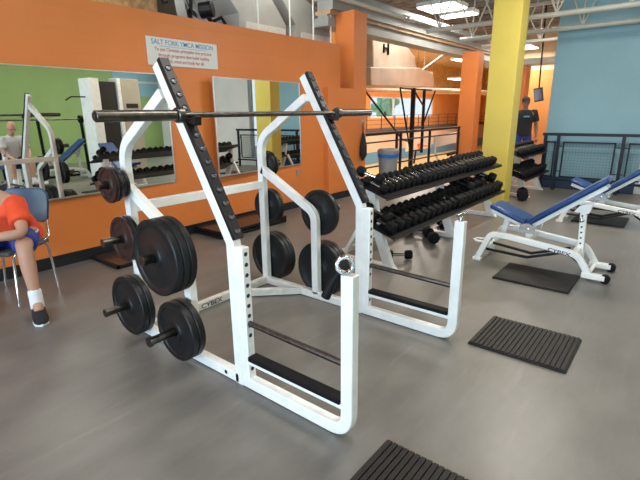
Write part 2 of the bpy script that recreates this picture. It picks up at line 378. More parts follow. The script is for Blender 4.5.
# gym shell
gw = MB()
Y0, Y1 = 21.5, 21.8
gw.box(7, 33.4, Y0, Y1, 0.0, 3.3).box(45.6, 60, Y0, Y1, 0.0, 3.3).box(33.4, 45.6, Y0, Y1, 0.0, 0.92).box(33.4, 45.6, Y0, Y1, 2.75, 3.3)
struct('wall_gym_far', MB().box(7, 60, Y0, Y1, 3.3, 6.0), 'gym_upper')
struct('wall_gym_far', gw, 'orange_far')
struct('wall_gym_far', MB().box(7, 60, Y0-1.3, Y1, -1.75, -0.15), 'gym_lower')
struct('wall_gym_far', MB().box(7, 60, Y0-1.34, Y0-1.3, -2.7, -1.75), 'gym_pad')
struct('trim_2', MB().box(7, 60, Y0-1.5, Y0, -0.15, 0.06), 'track')
wf = MB()
for x in (33.4, 37.4, 41.4, 45.4): wf.box(x, x+0.2, Y0+0.1, Y0+0.2, 0.92, 2.75)
wf.box(33.4, 45.6, Y0+0.1, Y0+0.2, 0.92, 1.05).box(33.4, 45.6, Y0+0.1, Y0+0.2, 2.62, 2.75)
wf = struct('window_3', wf, 'white')
part('pane', MB().box(33.6, 45.4, Y0+0.14, Y0+0.16, 1.05, 2.62), 'glass', wf)
struct('wall_gym_end', MB().box(60, 60.3, 2, Y1, -2.9, 3.3), 'orange_far')
struct('wall_gym_end', MB().box(60, 60.3, 2, Y1, 3.3, 6.2), 'gym_upper')
struct('wall_gym_side', MB().box(6.8, 7.0, 7.4, Y1, -2.9, 6.2), 'pale_wall')
struct('ceiling', MB().box(6.8, 60.3, 7.8, Y1, 6.0, 6.2), 'gym_upper')
struct('wall_gym_upper', MB().box(6.8, 60.3, 7.6, 7.8, 3.9, 6.2), 'gym_upper')
struct('ceiling', MB().box(17, 60.3, 4.6, 7.8, 3.9, 4.1), 'gym_upper')
struct('wall_gym_near', MB().box(16.2, 60.3, 4.7, 4.9, -2.9, 4.0), 'orange_far')
struct('trim_3', MB().box(7.0, 16.2, WY+0.2, WY+0.26, -2.7, 0.02), 'gym_lower')
# second and third orange columns, yellow column
struct('trim_4', MB().box(11.85, 12.25, 4.45, 4.88, 0, 2.88), 'orange_smooth', bevel=0.01)
struct('trim_5', MB().box(13.6, 14.0, 3.75, 4.15, 0, 2.62), 'orange_smooth', bevel=0.01)
struct('trim_6', MB().box(7.27, 7.60, 2.15, 2.56, 0, 3.9), 'yellow', bevel=0.008)

# ------------------------------------------------------------------ roof steel, ducts, lamps
t = root('roof_beam', (6.3, 4.95, 2.7), 'long grey steel roof beam with tan stripe over orange columns', 'beam')
part('lower_flange', MB().box(6.4, 16.0, 4.98, 5.3, 2.83, 2.97), 'beam', t, bevel=0.01)
part('timber_strip', MB().box(6.4, 16.0, 4.93, 5.25, 3.01, 3.07), 'beam_tan', t)
part('web', MB().box(6.4, 16.0, 5.0, 5.2, 2.97, 3.01).box(6.4, 16.0, 4.88, 5.2, 3.07, 3.22), 'beam', t)
part('upper_flange', MB().box(6.4, 16.0, 4.72, 5.3, 3.22, 3.34), 'beam', t, bevel=0.01)

def joist(x, zb, y0, y1, lab):
    t = root('roof_joist', (x, y0, zb), lab, 'joist')
    part('bottom_chord', MB().cyl((x, y0, zb), (x, y1, zb), 0.042, n=14), 'joist', t)
    part('top_chord', MB().box(x-0.04, x+0.04, y0-0.1, min(y1+0.3, 4.6), 3.82, 3.89), 'joist', t, bevel=0.005)
    n = int((y1-y0)/0.95); st = (y1-y0)/n
    for i in range(n):
        yb = y1-0.25-i*st
        if yb-0.5 < y0: break
        for dy in (-0.42, 0.0, 0.42): part('web_bar', MB().cyl((x, yb, zb+0.02), (x, yb+dy, 3.84), 0.014, n=8), 'joist', t)
joist(8.45, 2.90, -4.7, 4.2, 'cream open-web roof joist, the nearer and higher of the pair over the blue wall')
joist(9.30, 2.80, -4.7, 3.9, 'cream open-web roof joist close against the blue wall, lower of the pair')
joist(12.4, 3.05, 2.3, 4.6, 'short cream roof joist beyond the yellow column')
joist(4.6, 3.10, -4.7, 4.5, 'cream open-web roof joist nearest to the camera')
thing('cross_beam', MB().box(13.55, 14.1, 2.14, 4.9, 2.62, 2.78), 'joist', (13.8, 3.5, 2.62), 'cream cross beam over the far orange column beyond the yellow column', 'beam', bevel=0.01)
t = root('ceiling_pipe', (5.2, 4.45, 3.12), 'white round ceiling pipe running along the orange wall top', 'pipe')
part('pipe_run', MB().cyl((5.2, 4.45, 3.10), (8.42, 4.45, 3.10), 0.035, n=14), 'joist', t)
for x in (8.0, 8.15): part('coupling', MB().cyl((x-0.03, 4.45, 3.10), (x+0.03, 4.45, 3.10), 0.05, n=14), 'alu', t)

names = ['over the gap between the two orange columns, the nearer one', 'over the gap between the orange columns, the farther one', 'over the squat rack', 'behind the camera near the green wall', 'over the near bench', 'near the green wall at the right', 'over the seated person', 'at the far end of the passage beyond the yellow column', 'added as unseen fill for the second orange column, over the passage behind the blue wall', 'added as unseen fill over the chipboard space behind the orange wall', 'added as unseen fill over the grey duct housings']
for p, nm in zip(PANELS, names):
    t = root('ceiling_light', p[:3], 'bright rectangular fluorescent ceiling light '+nm, 'ceiling light')
    x, y, z, wx, wy = p; wx /= 2; wy /= 2
    part('housing', MB().box(x-wx-0.02, x+wx+0.02, y-wy-0.02, y+wy+0.02, z-0.01, z+0.07), 'white', t, bevel=0.005)
    part('diffuser', MB().box(x-wx, x+wx, y-wy, y+wy, z-0.03, z-0.01), 'lamp', t)
    for xx in (-wx*0.7, wx*0.7): part('hanger', MB().cyl((x+xx, y, z+0.07), (x+xx, y, 3.93), 0.006, n=6), 'alu', t)
gn = ['above the hanging beige duct', 'first in the near row', 'first in the far row', 'second in the near row', 'second in the far row', 'third in the near row', 'third in the far row', 'low, over the gym balcony']
for p, nm in zip(GYM_PANELS, gn):
    x, y, z = p
    t = root('gym_light', p, 'long white gym ceiling light '+nm, 'ceiling light')
    part('housing', MB().box(x-1.25, x+1.25, y-0.62, y+0.62, z-0.01, z+0.12), 'white', t)
    part('diffuser', MB().box(x-1.2, x+1.2, y-0.58, y+0.58, z-0.04, z-0.01), 'lamp', t)
    part('hanger', MB().cyl((x, y, z+0.1), (x, y, 6.02 if z > 4 else 3.93), 0.02, n=6), 'alu', t)

# equipment seen over the low orange wall
def floor_duct(x0, x1, lab):
    t = root('duct_housing', ((x0+x1)/2, 5.6, 0), lab, 'duct')
    part('casing', MB().prism([(x0, 0.02), (x1, 0.02), (x1, 2.80), (x1-0.16, 2.98), (x1-0.3, 3.12), (x0-0.25, 3.45), (x0-0.35, 3.2), (x0, 2.84)], 5.35, 6.3, 'y'), 'duct', t, bevel=0.01)
    part('front_panel', MB().box(x0+0.12, x1-0.04, 5.33, 5.35, 0.1, 2.74), 'duct_tan' if x0 < 0 else 'white_worn', t)
floor_duct(4.78, 5.78, 'large grey duct housing with sloped top behind the low orange wall, left of two')
floor_duct(6.02, 6.95, 'large grey duct housing with sloped top behind the low orange wall, beside the column')
for i, (x, y) in enumerate(((5.02, 5.2), (5.62, 5.12), (6.1, 5.05), (6.5, 5.0))):
    thing('hanger_rod', MB().cyl((x, y, 0.0), (x, y, 3.92), 0.012, n=8), 'white', (x, y, 0),
          'thin white vertical rod above the orange wall, %s from the left' % ['first', 'second', 'third', 'fourth'][i], 'rod', 'white rods behind the low wall')
t = root('ventilation_fan', (4.2, 5.4, 2.72), 'black round fan with motor mounted above the orange wall', 'fan')
part('ring', MB().lathe((4.05, 5.55, 2.78), (0.6, -0.8, 0.1), [(-0.06, 0.27), (-0.06, 0.30), (0.06, 0.30), (0.06, 0.27)]), 'beam', t)
part('motor', MB().cyl((4.16, 5.42, 2.78), (4.26, 5.27, 2.80), 0.10, n=24), 'black_metal', t, bevel=0.012)
m = MB()
for k in range(5):
    a = k*2*math.pi/5; u = Vector((0.8, 0.6, 0)); v = Vector((0, 0, 1)); c = Vector((4.08, 5.52, 2.78)); e = c+(u*math.cos(a)+v*math.sin(a))*0.25
    m.bar(c, e, 0.09, 0.008, upv=(0.6, -0.8, 0.4))
part('blades', m, 'black_metal', t)
part('bracket', MB().cyl((4.2, 5.4, 2.78), (4.45, 5.4, 2.55), 0.03, n=8).cyl((4.45, 5.4, 2.55), (4.45, 5.4, 0.0), 0.03, n=8).tube([(4.3, 5.35, 2.66), (4.42, 5.3, 2.72), (4.5, 5.3, 2.62), (4.52, 5.3, 2.5)], 0.025), 'black_metal', t)
thing('cable_hook', MB().tube([(3.50, 5.3, 3.9), (3.50, 5.3, 3.0), (3.48, 5.3, 2.85), (3.52, 5.3, 2.76), (3.58, 5.3, 2.78)], 0.014), 'black_metal', (3.5, 5.3, 2.8), 'black hooked cable hanging above the orange wall left of the fan', 'cable')

# beige hanging duct in the gym
t = root('hanging_duct', (16.4, 9.6, 2.3), 'big beige hanging air duct box in the gym beyond the column', 'duct')
part('lower_box', MB().prism([(13.95, 2.95), (14.0, 2.32), (19.1, 2.45), (18.9, 3.0), (17.6, 3.15)], 9.0, 10.6, 'y'), 'duct_tan', t, bevel=0.04)
part('upper_box', MB().prism([(14.35, 2.95), (14.3, 3.98), (16.6, 3.98), (17.5, 3.55), (17.6, 3.12)], 9.15, 10.5, 'y'), 'duct_tan', t, bevel=0.04)
part('bracket', MB().bar((15.0, 9.12, 3.8), (15.0, 9.12, 3.5), 0.05, 0.05).bar((15.3, 9.12, 3.85), (15.3, 9.12, 3.45), 0.07, 0.05).bar((15.0, 9.12, 3.66), (15.3, 9.12, 3.68), 0.05, 0.05), 'black_metal', t)
part('strut', MB().cyl((14.5, 9.8, 3.9), (14.5, 9.8, 6.02), 0.03, n=8).cyl((16.4, 9.8, 3.9), (16.4, 9.8, 6.02), 0.03, n=8), 'beam', t)
thing('round_duct', MB().cyl((12.2, 12, 2.42), (36, 12, 2.72), 0.16, n=20).cyl((16, 12, 2.5), (16, 12, 5.99), 0.02, n=6).cyl((24, 12, 2.6), (24, 12, 5.99), 0.02, n=6).cyl((32, 12, 2.7), (32, 12, 5.99), 0.02, n=6), 'duct_tan', (12.2, 12, 2.4), 'long beige round duct crossing the gym in front of the window', 'duct')
thing('roof_brace', MB().cyl((19.2, 10.0, 3.0), (24.0, 10.0, 4.85), 0.06, n=8), 'dark_deck', (19, 10, 3.0), 'grey diagonal steel brace right of the beige duct', 'brace')

# ------------------------------------------------------------------ squat rack
TX = 0.05
def rack_frame_parts(t, x0, mirrorside, detail=True):
    """one side frame; outer face x0 .. x0+TX ; mirrorside = -1 pegs to -x, +1 pegs to +x"""
    x1 = x0+TX
    W = 0.06
    dirn = Vector((1.75-2.25, 0.80-1.68)).normalized(); nrm = Vector((dirn.y, -dirn.x))   # towards -y, +z is...
    if nrm.x > 0: nrm = -nrm
    top = Vector((2.25, 1.68)); bend = Vector((1.75, 0.80))
    c1 = top+nrm*W/2; c2 = Vector((bend.x-W/2, bend.y-0.01)); 
    part('slanted_upright', MB().ribbon([c1, c2+Vector((0, 0.02)), (c2.x, 0.0)], x0, x1, W), 'white', t, bevel=0.004)
    # black saddle strip on the front of the slanted upright
    s0 = top+nrm*(W+0.014); s1 = Vector((1.75-W, 0.83))+Vector((0, 0))+nrm*0.014
    st = part('saddle_strip', MB().ribbon([s0+dirn*0.0, s1], x0-0.004, x1+0.004, 0.028), 'black_metal', t, bevel=0.003)
    m = MB()
    L = (s1-s0).length; n = 13
    for i in range(n):
        p = s0+(s1-s0)*((i+0.8)/(n+0.3))+nrm*0.013; xm = (x0+x1)/2
        m = MB().lathe((xm, p.x, p.y), (0, nrm.x, nrm.y), [(-0.004, 0.0), (-0.004, 0.016), (0.006, 0.016), (0.008, 0.014), (0.002, 0.011), (0.003, 0.0)], n=16)
        part('saddle_stud', m, 'stud', st)
    # front U frame: hole post, floor rail with rounded corner, front post
    yh = 1.75-W-0.028
    part('front_frame', MB().ribbon([(yh, 0.80), (yh, 0.035), (0.995, 0.035), (0.995, 0.80)], x0, x1, 0.062, fillet=[0.0, 0.10], nf=8), 'white', t, bevel=0.005)
    m = MB()
    for z in [0.765-0.056*k for k in range(9)]+[0.12]:
        part('pin_hole', MB().cyl(((x0+x1)/2, yh-0.0315, z), ((x0+x1)/2, yh-0.030, z), 0.0115, n=12), 'ink_dark', t)
    part('safety_rod', MB().cyl(((x0+x1)/2, yh-0.03, 0.385), ((x0+x1)/2, 1.025, 0.375), 0.016, n=14), 'steel', t, label='dark steel safety rod')
    part('foot_step', MB().box(x0+0.004, x1-0.004, 1.025, yh-0.03, 0.15, 0.176), 'white', t, bevel=0.003)
    part('step_grip', MB().box(x0-0.006, x1+0.006, 1.03, yh-0.032, 0.176, 0.202), 'rubber', t, bevel=0.003, label='black rubber grip strip on the step')
    # rear part
    part('rear_upright', MB().ribbon([(2.205, 1.548), (2.70, 1.245), (2.70, 0.04)], x0, x1, W, fillet=[0.20], nf=8), 'white', t, bevel=0.004)
    part('brace_upright', MB().ribbon([(2.695, 1.0), (2.14, 0.70), (2.135, 0.04)], x0, x1, W, fillet=[0.12], nf=8), 'white', t, bevel=0.004)
    part('floor_rail', MB().box(x0, x1, 1.72, 2.735, 0.004, 0.062), 'white', t, bevel=0.004)
    m = MB().cyl((x0-0.001, 1.83, 0.034), (x1+0.001, 1.83, 0.034), 0.012, n=10).cyl((x0-0.001, 1.831, 0.034), (x1+0.001, 1.831, 0.034), 0.010, n=10)
    part('bolt', m, 'black_metal', t)
    # bar hook
    bx = x0+TX/2
    part('bar_hook', MB().prism([(2.02, 1.41), (1.93, 1.385), (1.925, 1.43), (1.937, 1.435), (1.95, 1.405), (1.99, 1.42)], bx-0.022, bx+0.022, 'x'), 'black_metal', t, bevel=0.003)
    pegs = [('A', 2.70, 1.035, 0.165), ('B', 2.70, 0.685, 0.185), ('C', 2.135, 0.70, 0.25), ('D', 2.70, 0.235, 0.235), ('E', 2.135, 0.235, 0.27)]
    for (_, y, z, ln) in pegs:
        xa = x0 if mirrorside < 0 else x1; xb = xa+mirrorside*ln
        m = MB().cyl((xa, y, z), (xb, y, z), 0.0235, n=18)
        m.cyl((xb-mirrorside*0.012, y, z), (xb+mirrorside*0.004, y, z), 0.0265 if ln < 0.24 else 0.03, n=18)
        part('weight_peg', m, 'steel', t)
    return pegs

def squat_rack(label, xL, xR):
    t = root('squat_rack', (xL+0.6, 1.85, 0), label, 'squat rack')
    pegs = rack_frame_parts(t, xL, -1)
    rack_frame_parts(t, xR, +1)
    part('rear_crossbar', MB().box(xL+TX, xR, 2.675, 2.725, 0.845, 0.905), 'white', t, bevel=0.004)
    part('floor_crossbar', MB().box(xL+TX, xR, 2.675, 2.725, 0.004, 0.064), 'white_worn', t, bevel=0.004)
    part('corner_gusset', MB().bar((xR+0.01, 2.30, 0.034), (xR-0.36, 2.68, 0.034), 0.045, 0.055), 'white_worn', t, bevel=0.004)
    text_mesh('maker_lettering', 'CYBEX', 0.052, face_mtx((xL+0.46, 2.6735, 0.016), (1, 0, 0), (0, 0, 1)), 'ink_dark', t, xs=1.25)
    return t, pegs
XL, XR = 1.39, 2.55
rack, PEGS = squat_rack('large white squat rack with black saddle strips holding a barbell', XL, XR)
rack_kids = None
# chrome spring collar with black grip sitting on the left front post; a chrome pin on the right one
t = root('spring_collar', (XL+0.025, 0.995, 0.802), 'chrome ring collar with black lever on the left front rack post', 'collar')
cx, cy, cz = XL+0.02, 1.0, 0.843
part('ring', MB().lathe((cx-0.022, cy, cz), (0.78, 0.60, -0.15), [(0, 0.026), (0, 0.041), (0.045, 0.041), (0.045, 0.026)], n=28), 'chrome', t, bevel=0.003)
part('lever', MB().tube([(cx-0.012, cy+0.035, cz-0.035), (cx-0.03, cy+0.055, cz-0.075), (cx-0.045, cy+0.085, cz-0.15)], [0.012, 0.019, 0.021], n=12), 'rubber', t)
t = root('locking_pin', (XR+0.025, 0.995, 0.802), 'small chrome locking pin standing on the right front rack post', 'pin')
part('shank', MB().cyl((XR+0.025, 0.995, 0.80), (XR+0.025, 0.995, 0.83), 0.016, n=14).bar((XR+0.0, 1.01, 0.835), (XR+0.05, 0.97, 0.85), 0.025, 0.022), 'chrome', t, bevel=0.003)

# barbell
t = root('barbell', (1.99, 1.972, 1.437), 'long steel barbell without plates resting across the squat rack', 'barbell')
by, bz = 1.972, 1.437
part('shaft', MB().cyl((1.33, by, bz), (2.66, by, bz), 0.0145, n=16), 'steel', t)
for (a, b, c) in ((0.925, 1.32, 1.36), (3.055, 2.66, 2.62)):
    part('sleeve', MB().cyl((a, by, bz), (b, by, bz), 0.0255, n=24), 'steel', t, bevel=0.003)
    part('sleeve_collar', MB().cyl((b, by, bz), (c, by, bz), 0.038, n=24), 'steel', t, bevel=0.006)
    sg = 1 if b > a else -1
    part('end_cap', MB().cyl((a-sg*0.004, by, bz), (a, by, bz), 0.018, n=16), 'black_metal', t)

# weight plates
def plate(x, y, z, r, th, m, side, label, group=None):
    hr = 0.0268
    pr = [(0, hr), (0, 0.052), (0.004, 0.056), (0.007, 0.06), (0.007, r*0.80), (0.0, r*0.84), (-0.001, r*0.97), (0.004, r), (th-0.004, r), (th+0.001, r*0.97), (th, r*0.84), (th-0.007, r*0.80), (th-0.007, 0.06), (th, 0.052), (th, hr)]
    mb = MB().lathe((x, y, z), (1, 0, 0), pr, n=56)
    return thing('weight_plate', mb, m, (x+th/2, y, z), label, 'weight plate', group)
spec = {'A': [(0.085, 0.022, 'iron'), (0.085, 0.022, 'iron'), (0.105, 0.026, 'iron'), (0.11, 0.024, 'iron_red')],
        'B': [(0.145, 0.030, 'iron'), (0.145, 0.028, 'iron_red')],
        'C': [(0.213, 0.040, 'iron'), (0.213, 0.040, 'iron'), (0.213, 0.040, 'iron')],
        'D': [(0.200, 0.040, 'iron'), (0.200, 0.040, 'iron')],
        'E': [(0.180, 0.042, 'iron'), (0.180, 0.042, 'iron')]}
specR = {'A': [(0.105, 0.026, 'iron'), (0.11, 0.024, 'iron')],
         'B': [(0.15, 0.030, 'iron'), (0.15, 0.028, 'iron')],
         'C': [(0.178, 0.036, 'iron')],
         'D': [(0.215, 0.036, 'iron'), (0.215, 0.036, 'iron'), (0.215, 0.036, 'iron')],
         'E': [(0.225, 0.036, 'iron'), (0.225, 0.036, 'iron'), (0.225, 0.036, 'iron')]}
pname = {'A': 'top rear peg', 'B': 'middle rear peg', 'C': 'middle front peg', 'D': 'bottom rear peg', 'E': 'bottom front peg'}
size = {'A': 'smallest', 'B': 'small', 'C': 'large', 'D': 'medium', 'E': 'medium'}
for key, y, z, ln in PEGS:
    x = XL-(0.055 if key == 'C' else 0.022 if key == 'E' else 0.006)
    S = spec[key]
    for i, (r, th, mm) in enumerate(S):
        pos = 'outermost' if i == len(S)-1 else ('innermost' if i == 0 else ('second from outside' if i == len(S)-2 else 'third from outside'))
        c = 'brown-black' if mm == 'iron_red' else 'black'
        plate(x-th, y, z-0.003, r, th, mm, -1, '%s %s weight plate, %s of the left rack frame, %s' % (c, size[key] if key != 'A' else 'tiny', pname[key], pos), 'weight plates on the rack')
        x -= th+0.0035
    x = XR+TX+0.006
    S = specR[key]
    for i, (r, th, mm) in enumerate(S):
        pos = ('only one' if len(S) == 1 else 'outermost') if i == len(S)-1 else ('innermost' if i == 0 else 'middle one')
        plate(x, y, z-0.003, r, th, mm, 1, 'black weight plate on the %s of the right rack frame, %s' % (pname[key], pos), 'weight plates on the rack')
        x += th+0.0035

# ------------------------------------------------------------------ rubber mats
def rubber_mat(x0, y0, lx, ly, label, z=0.0, ribs=True):
    t = root('rubber_mat', (x0+lx/2, y0+ly/2, z), label, 'floor mat')
    part('base', MB().box(x0, x0+lx, y0, y0+ly, z+0.001, z+0.014), 'mat_rubber', t, bevel=0.003)
    if not ribs:
        part('top_sheet', MB().box(x0+0.004, x0+lx-0.004, y0+0.004, y0+ly-0.004, z+0.013, z+0.020), 'mat_rubber', t, bevel=0.002); return
    m = MB(); n = int(ly/0.027)
    for i in range(n):
        a = y0+0.006+(ly-0.012)*i/n
        m.box(x0+0.004, x0+lx-0.004, a+0.003, a+(ly-0.012)/n-0.004, z+0.013, z+0.022)
    part('ribs', m, 'mat_rubber', t, bevel=0.0)
rubber_mat(2.59, 0.33, 0.48, 0.565, 'ribbed black rubber mat in the middle of the right floor')
rubber_mat(3.86, 0.56, 0.49, 0.61, 'smooth black rubber mat beside the near blue bench', ribs=False)
rubber_mat(1.02, 0.28, 0.48, 0.565, 'ribbed black rubber mat at the bottom edge, nearest the camera')
rubber_mat(6.62, 0.46, 0.6, 0.60, 'flat black rubber mat under the far blue bench, nearer of two', ribs=False)
rubber_mat(7.66, 0.52, 0.5, 0.66, 'flat black rubber mat farthest back, near the blue wall', ribs=False)

def platform(x0, x1, y0, y1, n, label):
    t = root('step_platform', ((x0+x1)/2, (y0+y1)/2, 0), label, 'step platform')
    m = MB()
    for k in range(n):
        z = 0.002+k*0.05
        m.box(x0, x1, y0, y0+0.03, z, z+0.036).box(x0, x1, y1-0.03, y1, z, z+0.036).box(x0, x0+0.03, y0, y1, z, z+0.036).box(x1-0.03, x1, y0, y1, z, z+0.036)
        if k < n-1:
            for (xx, yy) in ((x0, y0), (x1-0.05, y0), (x0, y1-0.05), (x1-0.05, y1-0.05)): m.box(xx, xx+0.05, yy, yy+0.05, z+0.03, z+0.055)
    part('rim', m, 'black_metal', t, bevel=0.004)
    part('deck', MB().box(x0+0.02, x1-0.02, y0+0.02, y1-0.02, z+0.005, z+0.028), 'platform_top', t, bevel=0.003, label='glossy dark brown deck')
M['platform_top'] = mat('glossy_brown_deck', (0.05, 0.032, 0.024), 0.22, noise=0.15, nscale=8)
platform(1.93, 2.75, 4.10, 4.65, 1, 'low black step platform with brown deck lying by the wall near the chair')
platform(3.23, 4.35, 4.13, 4.65, 2, 'stacked low black step platform by the wall behind the squat rack')

# ------------------------------------------------------------------ mirrors
def mirror(x0, x1, ang, tilt, label):
    xm = (x0+x1)/2; zm = 1.275; w2 = (x1-x0)/2; h2 = 0.59
    yc = WY-0.012-abs(math.tan(ang))*w2-abs(math.tan(tilt))*h2
    t = root('wall_mirror', (xm, yc, zm), label, 'mirror')
    g = MB().box(xm-w2, xm+w2, yc-0.003, yc+0.004, zm-h2, zm+h2)
    part('glass', g, 'mirror', t, smooth=False)
    fr = MB().box(xm-w2-0.012, xm+w2+0.012, yc-0.008, yc+0.009, zm-h2-0.014, zm-h2).box(xm-w2-0.006, xm+w2+0.006, yc-0.008, yc+0.009, zm+h2, zm+h2+0.008)
    fr.box(xm-w2-0.012, xm-w2, yc-0.008, yc+0.009, zm-h2, zm+h2).box(xm+w2, xm+w2+0.012, yc-0.008, yc+0.009, zm-h2, zm+h2)
    part('channel_frame', fr, 'alu', t)
    t.rotation_euler = (tilt, 0, ang)
MIR1 = (R(1.35), R(0.25)); MIR2 = (R(3.6), R(0.0))
mirror(0.55, 3.02, MIR1[0], MIR1[1], 'large frameless wall mirror behind the left rack frame, nearer the seated person')
mirror(3.60, 5.27, MIR2[0], MIR2[1], 'wall mirror between the two slanted rack uprights, reflecting the yellow column')

# sign
t = root('mission_sign', (3.31, WY-0.012, 2.105), 'white mission statement sign with blue heading on the orange wall', 'sign')
part('board', MB().box(2.84, 3.78, WY-0.014, WY-0.002, 1.962, 2.25), 'sign', t, bevel=0.004)
fx = lambda x, z: face_mtx((x, WY-0.0145, z), (1, 0, 0), (0, 0, 1))
text_mesh('heading', 'SALT FORK YMCA MISSION', 0.073, fx(3.31, 2.178), 'ink_blue', t, 'CENTER', xs=0.93)
for i, s in enumerate(('To put Christian principles into practice', 'through programs that build healthy', 'spirit, mind and body for all.')):
    text_mesh('text_line', s, 0.050, fx(3.31, 2.113-i*0.058), 'ink_red', t, 'CENTER', xs=0.93)
part('rule_line', MB().box(3.0, 3.62, WY-0.0155, WY-0.013, 2.160, 2.164), 'ink_blue', t)

# ------------------------------------------------------------------ dumbbell racks
def dumbbell_proto(name, rh, lh, hr, lgrip, chrome, hexed, label):
    """axis along y, centred at the origin; lies with its centre at z = rh"""
    t = root(name, (0, 0, 0), label, 'dumbbell')
    part('handle', MB().cyl((0, -lgrip/2-0.01, 0), (0, lgrip/2+0.01, 0), hr, n=14), 'chrome' if chrome else 'steel', t)
    n = 8 if hexed else 24
    for s in (-1, 1):
        a = s*lgrip/2; b = a+s*lh
        m = MB().cyl((0, a, 0), (0, a+s*lh*0.18, 0), rh*0.82, rh, n=n); m.cyl((0, a+s*lh*0.18, 0), (0, b-s*lh*0.15, 0), rh, n=n); m.cyl((0, b-s*lh*0.15, 0), (0, b, 0), rh, rh*0.78, n=n)
        part('head', m, 'rubber', t, bevel=0.003)
    return t
protos = {}
ORD = 'zeroth first second third fourth fifth sixth seventh eighth ninth tenth eleventh twelfth thirteenth fourteenth fifteenth sixteenth seventeenth eighteenth nineteenth twentieth'.split() + ['twenty-first', 'twenty-second', 'twenty-third', 'twenty-fourth', 'twenty-fifth', 'twenty-sixth', 'twenty-seventh', 'twenty-eighth']
def dumbbell_rack(x0, x1, nrow, legs, label, tag, seed, dy=0.0, stepk=1.0):
    rnd = random.Random(seed)
    t = root('dumbbell_rack', ((x0+x1)/2, 2.15, 0), label, 'dumbbell rack')
    trays = [((2.00+dy, 0.70), (2.33+dy, 0.81)), ((1.92+dy, 0.345), (2.27+dy, 0.46))]
    for (f, b) in trays:
        d = (Vector(b)-Vector(f)).normalized(); nn = Vector((-d.y, d.x))
        F = Vector(f); B = Vector(b)
        m = MB().prism([F, B, B+nn*0.012, F+nn*0.012], x0, x1, 'x').prism([F-d*0.0, F-d*0.012, F-d*0.012+nn*0.02, F+nn*0.02], x0, x1, 'x').prism([B, B+d*0.012, B+d*0.012+nn*0.035, B+nn*0.035], x0, x1, 'x')
        part('tray', m, 'black_metal', t)
        part('front_lip', MB().prism([F-d*0.013-nn*0.01, F-d*0.02-nn*0.01, F-d*0.02+nn*0.012, F-d*0.013+nn*0.012], x0, x1, 'x'), 'steel', t)
    for x in legs:
        m = MB().prism([(a_+dy, b_) for a_, b_ in ((1.96, 0), (2.06, 0), (2.225, 0.42), (2.27, 0.76), (2.19, 0.76), (2.13, 0.42))], x-0.03, x+0.03, 'x')
        part('leg', m, 'white', t, bevel=0.006)
        part('foot_beam', MB().prism([(1.94+dy, 0.0), (2.62+dy, 0.0), (2.60+dy, 0.05), (1.98+dy, 0.05)], x-0.035, x+0.035, 'x').bar((x, 2.56+dy, 0.03), (x, 2.28+dy, 0.50), 0.05, 0.04), 'white', t, bevel=0.005)
    part('back_rail', MB().box(legs[0], legs[-1], 2.57+dy, 2.61+dy, 0.05, 0.09), 'white', t, bevel=0.004)
    # dumbbells
    for ti, (f, b) in enumerate(trays):
        F, B = Vector(f), Vector(b); d = (B-F).normalized(); nn = Vector((-d.y, d.x)); ang = math.atan2(d.y, d.x)
        xs = []
        x = x0+0.07
        while x < x1-0.08:
            xs.append(x)
            u = (x-x0)/(x1-x0)
            x += ((0.102+0.035*u) if ti == 0 else (0.132+0.012*u))*stepk
        for i, x in enumerate(xs):
            u = (x-x0)/(x1-x0)
            if stepk > 1: key = ('b', ti)
            elif ti == 0: key = ('s', 0) if u < 0.25 else (('s', 1) if u < 0.62 else ('s', 2))
            else: key = ('b', 0) if u < 0.5 else ('b', 1)
            rh = {('s', 0): 0.041, ('s', 1): 0.048, ('s', 2): 0.057, ('b', 0): 0.057, ('b', 1): 0.066}[key]
            lh = {('s', 0): 0.065, ('s', 1): 0.075, ('s', 2): 0.085, ('b', 0): 0.09, ('b', 1): 0.10}[key]
            c = (F+B)/2+nn*(rh+0.012)
            where = 'top' if ti == 0 else 'lower'
            if i == 0: lab = 'black dumbbell at the near left end of the %s shelf of the %s' % (where, tag)
            elif i == len(xs)-1: lab = 'black dumbbell at the far right end of the %s shelf of the %s' % (where, tag)
            else: lab = '%s black dumbbell from the near left end of the %s shelf, %s' % (ORD[i+1], where, tag)
            grp = 'dumbbells on the %s shelf of the %s' % (where, tag)
            if key not in protos:
                o = dumbbell_proto('dumbbell', rh, lh, 0.015, 0.12, ti == 0, True, lab); protos[key] = o; o.location = (x, c.x, c.y); o['group'] = grp
            else:
                o = copy_thing(protos[key], (x, c.x, c.y), None, lab, grp)
            o.rotation_euler = (ang, 0, R(rnd.uniform(-3, 3)))
    return trays
dumbbell_rack(3.38, 6.48, 0, (3.52, 4.95, 6.33), 'long white dumbbell rack with two black shelves left of the yellow column', 'near rack', 3)
dumbbell_rack(7.64, 9.16, 0, (8.15, 9.05), 'shorter white dumbbell rack with two black shelves right of the yellow column', 'far rack', 5, dy=0.04, stepk=1.12)
def loose(x, y, z, rot, lab, key=('b', 0)):
    o = copy_thing(protos[key], (x, y, z), None, lab); o.rotation_euler = rot
    if 'group' in o: del o['group']
    return o
# second layer on the lower shelf
for i, (x, y, z, a) in enumerate(((5.42, 2.12, 0.573, 4), (5.62, 2.13, 0.578, -6), (5.80, 2.13, 0.583, 3), (6.26, 2.14, 0.588, 8))):
    loose(x, y, z, (R(18), 0, R(a)), 'black dumbbell stacked on top of others on the lower shelf, %s from the left' % ['first', 'second', 'third', 'last'][i], ('b', 1))
loose(3.46, 2.13, 0.55, (R(20), 0, R(12)), 'black dumbbell perched on the others at the near end of the lower shelf', ('b', 0))
loose(3.47, 2.22, 0.885, (R(18), 0, R(10)), 'black dumbbell perched on the others at the near end of the top shelf', ('s', 1))
